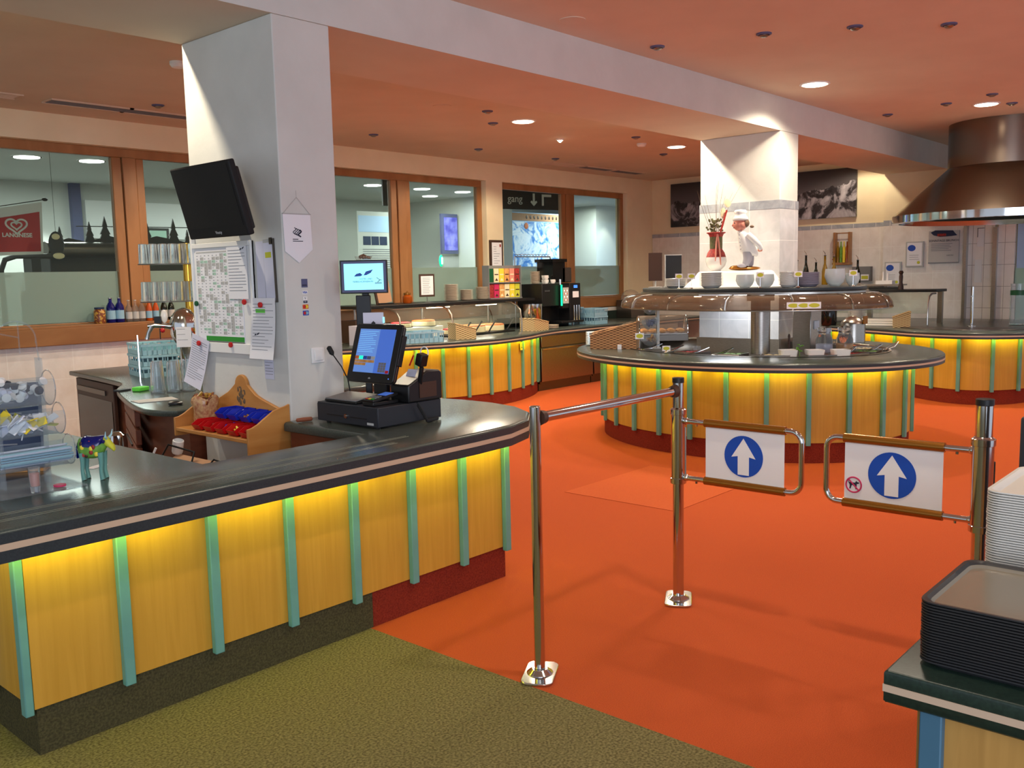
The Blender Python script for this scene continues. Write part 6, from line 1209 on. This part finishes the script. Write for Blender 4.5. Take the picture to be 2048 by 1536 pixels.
t = thing('pepper_mill', 'dark wooden pepper mill on the guard shelf', 'pepper mill', (12.8, 4.32, 1.301)); q = M(); q.lathe([(.035, 0), (.035, .04), (.022, .09), (.026, .17), (.02, .20), (.032, .225), (.02, .25)], n=18); obj('mill_body', q, 'brown_dark', t)
pr_ = lambda lab, x, y, n, m='porcelain', r=.11: stack(lab, x, y, ZT, n, r, .0105, .010, m, lab.split(' in ')[-1])
pr_('plate in the tall white stack at the left of the grill counter', 12.15, 4.66, 20)
for k in range(3): q = M(); q.box(-.22, .22, -.14, .14, 0, .028); one('serving_platter', ('bottom', 'middle', 'top')[k] + ' white platter of the three beside the plate stack', 'platter', q, 'porcelain', (12.1, 4.32, ZT + .001 + k * .030), F, 'white platters', bev=.008)
basket('pale wooden napkin basket with dark inside right of the platters', 11.88, 3.99, ZT, radians(-70), .20, .30, .12, .19, 'wicker_pale', 'dark')
q = M(); q.cyl(0, 0, 0, .48, .016, 14); q.box(-.05, .05, -.006, .006, .36, .372); q.cyl(0, 0, -.0, .01, .05, 16); one('steel_rod_stand', 'slim steel rod stand below the extractor hood', 'stand', q, 'chrome', (12.05, 3.22, .8635))
t = thing('glass_cylinder', 'tall clear glass cylinder with green rim at the right edge below the hood', 'container', (12.7, 2.86, .8635)); q = M(); q.lathe([(.10, 0), (.10, .50), (.094, .50), (.094, .01)], n=28, cap1=False); obj('glass_wall', q, 'tumbler', t); q = M(); q.lathe([(.101, .36), (.101, .42)], n=28, cap0=False, cap1=False); obj('green_band', q, 'green_dark', t)
t = thing('coffee_server', 'black rounded coffee server at the left end of the grill counter', 'coffee pot', (11.95, 4.95, ZT + .0005)); q = M(); q.lathe([(.09, 0), (.10, .03), (.10, .24), (.07, .30), (.05, .34)], n=24); obj('pot_body', q, 'black_gloss', t); q = M(); q.torus((-.10, 0, .2), .06, .012, 'y', 18, 6); obj('handle', q, 'black', t)
t = thing('steel_urn', 'steel dispenser with golden base seen below the island canopy', 'container', (12.6, 5.4, ZT + .0005)); q = M(); q.lathe([(.15, 0), (.15, .05), (.13, .07), (.13, .30), (.14, .31), (.06, .36)], n=26); obj('urn_body', q, 'steel', t); q = M(); q.lathe([(.152, .02), (.152, .07)], n=26, cap0=False, cap1=False); obj('golden_band', q, 'gold_clip', t)
# wall shelf with oil bottles
q = M(); q.box(13.55, 14.18, 4.95, 6.6, 1.30, 1.34); one('wall_shelf', 'steel wall shelf carrying oil bottles behind the tiled column', 'shelf', q, 'steel_dark')
for i, (y, hh, mm, lab) in enumerate(((6.20, .40, 'tumbler', 'clear oil bottle with spout, leftmost beside the tiled column'), (6.06, .47, 'bottle_dark', 'black oil bottle, second from the left'), (5.90, .36, 'bottle_dark', 'short black bottle between the taller ones'), (5.76, .46, 'oil', 'left one of the two golden oil bottles'), (5.62, .44, 'oil', 'right one of the two golden oil bottles'), (5.26, .38, 'bottle_dark', 'dark green oil bottle right of the golden ones'))):
    t = bottle('oil_bottle', lab, 13.72, y, 1.3405, .045, hh, mm, None, .45, 'black', 'oil bottles on the wall shelf'); q = M(); q.tube([(0, 0, hh - .001), (0, 0, hh + .03), (.0, .03, hh + .07)], [.006, .005, .003], 6); obj('spout', q, 'chrome', t)
t = thing('wooden_bottle_carrier', 'wooden carrier with coloured oil bottles hanging on the tiled wall', 'bottle rack', (14.185, 5.66, 1.69), F)
q = M(); q.box(-.13, -.10, -.10, 0, 0, .46); q.box(.10, .13, -.10, 0, 0, .46); q.box(-.14, .14, -.11, 0, -.04, 0); q.box(-.10, .10, -.06, -.05, .44, .455); obj('frame', q, 'pine', t, bev=.004)
for k, mm in enumerate(('oil', 'salad', 'yellow', 'amber')): q = M(); q.lathe([(.02, .001), (.021, .22), (.009, .26), (.009, .32)], (-.07 + k * .047, -.05, 0), 12); obj('bottle', q, mm, t)
t = thing('wall_socket_box', 'grey wall box with a yellow tag on the tiled wall', 'box', (14.187, 5.35, 1.50), F); q = M(); q.box(-.14, .14, -.10, 0, -.10, .12); obj('casing', q, 'grey', t, bev=.005); q = M(); q.box(-.0, .12, -.102, -.1, -.09, .0); obj('label_plate', q, 'paper', t); q = M(); q.box(.01, .11, -.104, -.102, -.07, -.02); obj('yellow_print', q, 'yellow_tag', t)
q = M(); q.tube([(14.16, 5.83, 1.74), (14.16, 5.55, 1.74)], .008, 6); one('red_rail', 'thin red rail on the tiled wall above the oil bottles', 'rail', q, 'sign_pink')
# wall pictures
def canvas(lab, y0, y1, z0, z1):
    t = thing('canvas_photo', lab, 'picture', (14.187, (y0 + y1) / 2, (z0 + z1) / 2), F); w = (y1 - y0) / 2; hh = (z1 - z0) / 2
    q = M(); q.box(-w, w, -.05, 0, -hh, hh); obj('canvas', q, 'photo_mountain', t)
canvas('black and white mountain photo on canvas right of the tiled column', 5.47, 6.95, 2.38, 3.12); canvas('black and white mountain photo on canvas left of the tiled column', 7.25, 8.73, 2.38, 3.12)
def wallframe(lab, y, z, w, hgt, X=14.089, logo=True):
    t = thing('framed_award', lab, 'picture', (X, y, z), F); q = M(); q.box(-w / 2, w / 2, -.025, 0, -hgt / 2, hgt / 2); obj('frame', q, 'grey_light', t, bev=.004); q = M(); q.box(-w / 2 + .02, w / 2 - .02, -.028, -.025, -hgt / 2 + .02, hgt / 2 - .02); s_ = obj('sheet', q, 'paper', t)
    q = M(); q.extr([(-.04 + .055 * cos(a), .09 + .045 * sin(a)) for a in [2 * pi * k / 24 for k in range(24)]], -.0295, -.028); obj('blue_logo', q, 'sign_blue', s_); q = M(); q.extr([(.06 + .022 * cos(a), -.12 + .022 * sin(a)) for a in [2 * pi * k / 16 for k in range(16)]], -.0295, -.028); obj('green_seal', q, 'yellow_tag', s_); q = M(); lines(q, -.07, .07, -.09, .0, -.0285, 3, .005); obj('print', q, 'ink_grey', s_)
wallframe('silver framed award with blue logo, upper one of the two', 4.565, 1.78, .25, .37); wallframe('silver framed award with blue logo, lower one partly behind the pepper mill', 4.87, 1.50, .24, .36)
t = thing('brunch_poster', 'grey mounted poster reading BRUNCH on the wall below the hood', 'poster', (14.089, 4.165, 1.88), F); q = M(); q.box(-.205, .205, -.03, 0, -.24, .22); obj('board', q, 'grey_light', t); q = M(); q.extr([(-.18, .2), (-.12, .23), (.12, .22), (.15, .18), (.18, .15), (.1, .14), (-.05, .135), (-.14, .16)], -.033, -.03); obj('picture_strip', q, 'navy', t); q = M(); q.box(-.09, .03, -.0345, -.033, .145, .18); obj('red_patch', q, 'food_red', t)
text('heading', 'SONNTAGS BRUNCH', .042, 'ink', t, (0, -.032, .08), ext=.0005); q = M(); lines(q, -.17, .17, -.07, .05, -.0315, 5, .008); q.box(-.205, .205, -.032, -.03, -.24, -.225); obj('print', q, 'ink_grey', t); text('footer', 'GROSS', .03, 'grey', t, (.09, -.032, -.13), ext=.0005)
t = thing('wall_sign', 'narrow white framed sign on the tiled strip below the hood', 'sign', (14.149, 3.70, 1.99), F); q = M(); q.box(-.045, .045, -.012, 0, -.13, .13); obj('plate', q, 'white', t); q = M(); q.box(-.045, -.035, -.014, -.012, .0, .13); q.box(-.045, .045, -.014, -.012, .12, .13); obj('edge', q, 'grey', t)
q = M(); q.box(-.045, .045, -.012, 0, -.16, .16); one('wall_plate', 'narrow blank white plate below the small framed sign', 'plate', q, 'white', (14.149, 3.72, 1.52), F)

# ================================================================ hallway things seen through the windows
t = thing('ice_cream_flag', 'red and white ice cream flag with heart logo and white lettering behind the left window', 'flag', (4.13, 10.9, 2.24))
q = M(); q.extr([(-.27, -.30), (.245, -.28), (.27, .30), (-.27, .20)], 0, .008); obj('white_cloth', q, 'white', t); q = M(); q.extr([(-.235, -.26), (.22, -.25), (.235, .19), (-.235, .10)], -.004, 0); obj('red_field', q, 'red', t)
q = M()
def heart(s2): return [(s2 * .0077 * 16 * sin(a) ** 3 * .9, -.006, s2 * .0077 * (13 * cos(a) - 5 * cos(2 * a) - 2 * cos(3 * a) - cos(4 * a)) * .75) for a in [2 * pi * k / 40 for k in range(40)]]
q.T = at(-.02, 0, .03); q.tube(heart(1.0), .011, 6, closed=True); q.tube(heart(.5), .009, 6, closed=True); obj('heart_logo', q, 'white', t)
text('lettering', 'LANGNESE', .064, 'white', t, (-.02, -.006, -.075), ext=.002, bold=.0015)
q = M(); q.tube([(-.30, .01, .21), (.31, .01, .33)], .005, 6); q.ball((.31, .01, .33), (.035, .02, .02), 8, 5); obj('flag_pole', q, 'hall_dark', t)
t = thing('cow_ornament', 'dark oval ornament with a cow pattern hanging by the flag', 'ornament', (4.40, 10.6, 2.06)); q = M(); q.ball((0, 0, 0), (.085, .03, .14), 20, 10); obj('oval', q, 'hall_dark', t); q = M(); q.ball((-.01, -.022, .08), (.045, .015, .035), 10, 6); q.ball((.01, -.018, -.13), (.065, .015, .035), 10, 6); obj('pale_patch', q, 'food_cream', t)
q = M(); q.tube([(0, 0, .14), (0, 0, 1.139)], .002, 5); obj('hanging_cord', q, 'hall_dark', t)
t = thing('bar_canopy', 'dark bar canopy with cut-out fir trees and mountains behind the left windows', 'canopy', (0, 0, 0))
q = M(); q.T = at(0, 11.2, 0); q.box(4.55, 8.2, 0, .9, 1.95, 2.12); q.box(4.6, 8.2, .1, .9, 1.55, 1.95); q.box(4.5, 8.2, .2, .8, 0, 1.55); obj('body', q, 'hall_dark', t, bev=.02); q = M(); q.T = at(0, 11.15, 0); q.tube([(4.5, 0, 2.02), (8.2, 0, 2.02)], .09, 14); obj('rounded_edge', q, 'steel_dark', t)
for k in range(13):
    x = 4.7 + k * .27 + (.08 if k % 2 else 0); s2 = .10 + .04 * (k % 3); q = M(); q.extr([(x - s2 * .5, 2.10), (x + s2 * .5, 2.10), (x + s2 * .25, 2.12 + s2 * .5), (x + s2 * .35, 2.12 + s2 * .5), (x + s2 * .12, 2.12 + s2), (x + s2 * .18, 2.12 + s2), (x, 2.12 + s2 * 1.7), (x - s2 * .18, 2.12 + s2), (x - s2 * .12, 2.12 + s2), (x - s2 * .35, 2.12 + s2 * .5), (x - s2 * .25, 2.12 + s2 * .5)], 11.2, 11.22); obj('fir_cutout', q, 'hall_dark', t)
q = M(); q.extr([(4.6, 2.1), (4.8, 2.16), (5.0, 2.12), (5.3, 2.19), (5.6, 2.12), (5.9, 2.2), (6.3, 2.13), (6.7, 2.2), (7.1, 2.12), (7.5, 2.2), (8.1, 2.12), (8.1, 2.08), (4.6, 2.08)], 11.21, 11.225); q.tube([(4.9, 11.21, 2.30), (8.0, 11.21, 2.33)], .006, 5); obj('mountain_cutout', q, 'hall_dark', t)
t = thing('tap_fitting', 'dark curved pipe fitting left of the bar canopy', 'fitting', (0, 0, 0)); q = M(); q.tube([(3.95, 11.0, 1.0), (3.95, 11.0, 1.78), (4.0, 11.0, 1.90), (4.12, 11.0, 1.94), (4.6, 11.0, 1.94)], .03, 10); q.tube([(3.86, 11.0, 1.72), (4.04, 11.0, 1.72)], .015, 8); q.tube([(3.9, 11.0, 1.88), (3.92, 11.0, 1.96)], .025, 8); q.box(4.27, 4.37, 10.98, 11.05, .9, 1.95); q.cyl(3.95, 11.0, .001, 1.0, .05, 12); obj('pipe', q, 'hall_dark', t)
q = M(); q.box(-.45, .45, 0, .03, -.18, .18); one('menu_screen', 'dark framed green menu panel behind the left window next to the column', 'screen', q, 'hall_dark', (7.62, 14.9, 2.35)); q = M(); q.box(-.4, .4, -.005, 0, -.14, .14); one('menu_print', 'pale green print area of the dark hall menu panel', 'print', q, 'pale_green', (7.62, 14.899, 2.35))
q = M(); q.box(-1.3, 1.3, 0, .01, -.006, .006); one('light_line', 'thin blue-white light line low behind the left window', 'light', q, 'tube_white', (4.9, 13.2, 1.02), -.12)
q = M(); q.box(6.7, 9.6, 14.95, 14.99, 2.35, 2.95); one('light_wall_panel', 'bright white wall panel behind the window left of the column', 'panel', q, 'white')
t = thing('information_poster', 'large pale information poster with three small photos in the hallway', 'poster', (11.55, 13.5, 2.35), 0); q = M(); q.box(-.52, .62, 0, .012, -.75, .5); obj('sheet', q, 'crate_cyan' if 0 else 'hall_wall', t); q = M(); q.box(-.5, .6, -.004, 0, .12, .42); obj('sky_picture', q, 'hall_blue', t)
for k in range(3): q = M(); q.box(-.40 + k * .2, -.22 + k * .2, -.004, 0, -.12, .04); obj('small_photo', q, 'navy', t)
q = M(); lines(q, -.42, .5, -.62, -.18, -.003, 11, .012, .3); obj('print', q, 'ink_grey', t); q = M(); q.box(-.02, .02, -.01, 3.2 - 2.35 if 0 else .05, -.8, -.75); q.box(-.5, -.48, 0, .02, -2.349, -.75); q.box(.58, .6, 0, .02, -2.349, -.75); obj('post', q, 'steel', t)
t = thing('bright_door_frame', 'pale green glowing strip at the left of the pane right of the column', 'panel', (10.3, 14.2, 0)); q = M(); q.box(-.32, .32, 0, .05, .001, 2.75); obj('panel', q, 'pale_green', t)  # plain pale green panel without emission
t = thing('advert_screen', 'purple glowing screen with white clouds in the hallway', 'screen', (13.60, 13.7, 2.50), 0); q = M(); q.box(-.36, .10, 0, .05, -.40, .40); obj('casing', q, 'slate_blue', t); q = M(); q.box(-.29, .08, -.006, 0, -.33, .33); obj('display', q, 'screen_purple', t)
bpy.data.objects['advert_screen'].location = (13.50, 13.45, 2.47)
t = thing('exit_light', 'small glowing green emergency sign below the purple screen', 'sign', (13.10, 13.45, 1.93)); q = M(); q.ball((0, 0, 0), (.06, .02, .12), 12, 8); obj('glow', q, 'led_green', t); q = M(); q.extr([(-.015, -.07), (.02, -.07), (.02, .07), (-.015, .07)], -.03, -.02); obj('figure', q, 'led_white', t)
q = M(); q.box(-.2, .4, 0, .01, -.16, .12); t = one('notice_board', 'grey printed notice right of the green emergency sign', 'notice', q, 'grey_light', (13.30, 13.5, 1.90))
t = thing('hallway_sign', 'dark hanging sign with a down arrow and the letters gang', 'sign', (11.2, 10.5, 2.88), radians(-14)); q = M(); q.box(.05, 1.6, 0, .04, -.17, .26); q.box(-1.80, -1.35, 0, .04, -.17, .26); obj('board', q, 'hall_dark', t); text('lettering', 'gang', .17, 'white', t, (.66, -.004, .0), ext=.002)
q = M(); q.extr([(1.03, .10), (1.07, .10), (1.07, -.04), (1.10, -.02), (1.12, -.045), (1.05, -.11), (.98, -.045), (1.0, -.02), (1.03, -.04)], -.006, 0); q.extr([(1.22, -.1), (1.26, -.1), (1.26, .05), (1.42, .05), (1.42, .09), (1.22, .09)], -.006, 0); obj('arrows', q, 'white', t); text('lettering', 'Gi', .19, 'white', t, (-1.62, -.004, -.02), ext=.002)
q = M(); q.box(-1.6, -1.58, .01, .03, .26, .318); q.box(1.3, 1.32, .01, .03, .26, .318); obj('hanger', q, 'steel', t)
t = thing('piste_map', 'large blue and white ski piste map behind the right window', 'map', (15.9, 13.3, 2.35), 0); q = M(); q.box(-.85, 1.06, 0, .04, -.62, .62); obj('board', q, 'hall_blue', t); q = M(); q.box(-.80, .82, -.006, 0, -.60, .42); obj('map_print', q, 'piste_map', t); q = M(); q.box(-.85, 1.0, -.006, 0, .44, .60); obj('title_strip', q, 'cardboard', t)
for k in range(9): q = M(); q.box(.87, .99, -.006, 0, .34 - k * .11, .41 - k * .11); obj('legend_field', q, 'yellow', t)
q = M(); [q.ball((-.3 + k * .13, -.008, .52), (.03, .004, .04), 8, 5) for k in range(9)]; obj('pictograms', q, 'brown_dark', t); q = M(); q.box(-.8, -.76, .0, .04, -2.349, -.62); q.box(.96, 1.0, 0, .04, -2.349, -.62); obj('post', q, 'steel', t); q = M(); q.ball((-.32, -.01, .33), (.07, .005, .07), 14, 6); obj('sun_mark', q, 'food_orange', t)
q = M(); q.box(-.5, .5, 0, .02, -.6, .7); one('blue_hall_panel', 'pale blue poster panel beside the hall column behind the right window', 'panel', q, 'hall_blue', (18.6, 14.979, 2.3))
t = thing('hall_plant', 'blurred dark plant behind the frosted film of the right window', 'plant', (13.6, 10.3, 0)); q = M(); q.tube([(0, 0, .001), (0, 0, .9), (.02, 0, 1.4)], .03, 8); obj('trunk', q, 'twig', t); q = M(); [q.ball((random.uniform(-.35, .35), random.uniform(-.2, .2), 1.5 + random.uniform(-.12, .15)), (.12, .1, .06), 7, 4) for k in range(30)]; obj('foliage', q, 'leaf', t); q = M(); q.lathe([(.15, .001), (.18, .3), (.16, .3)], n=16); obj('pot', q, 'hall_dark', t)
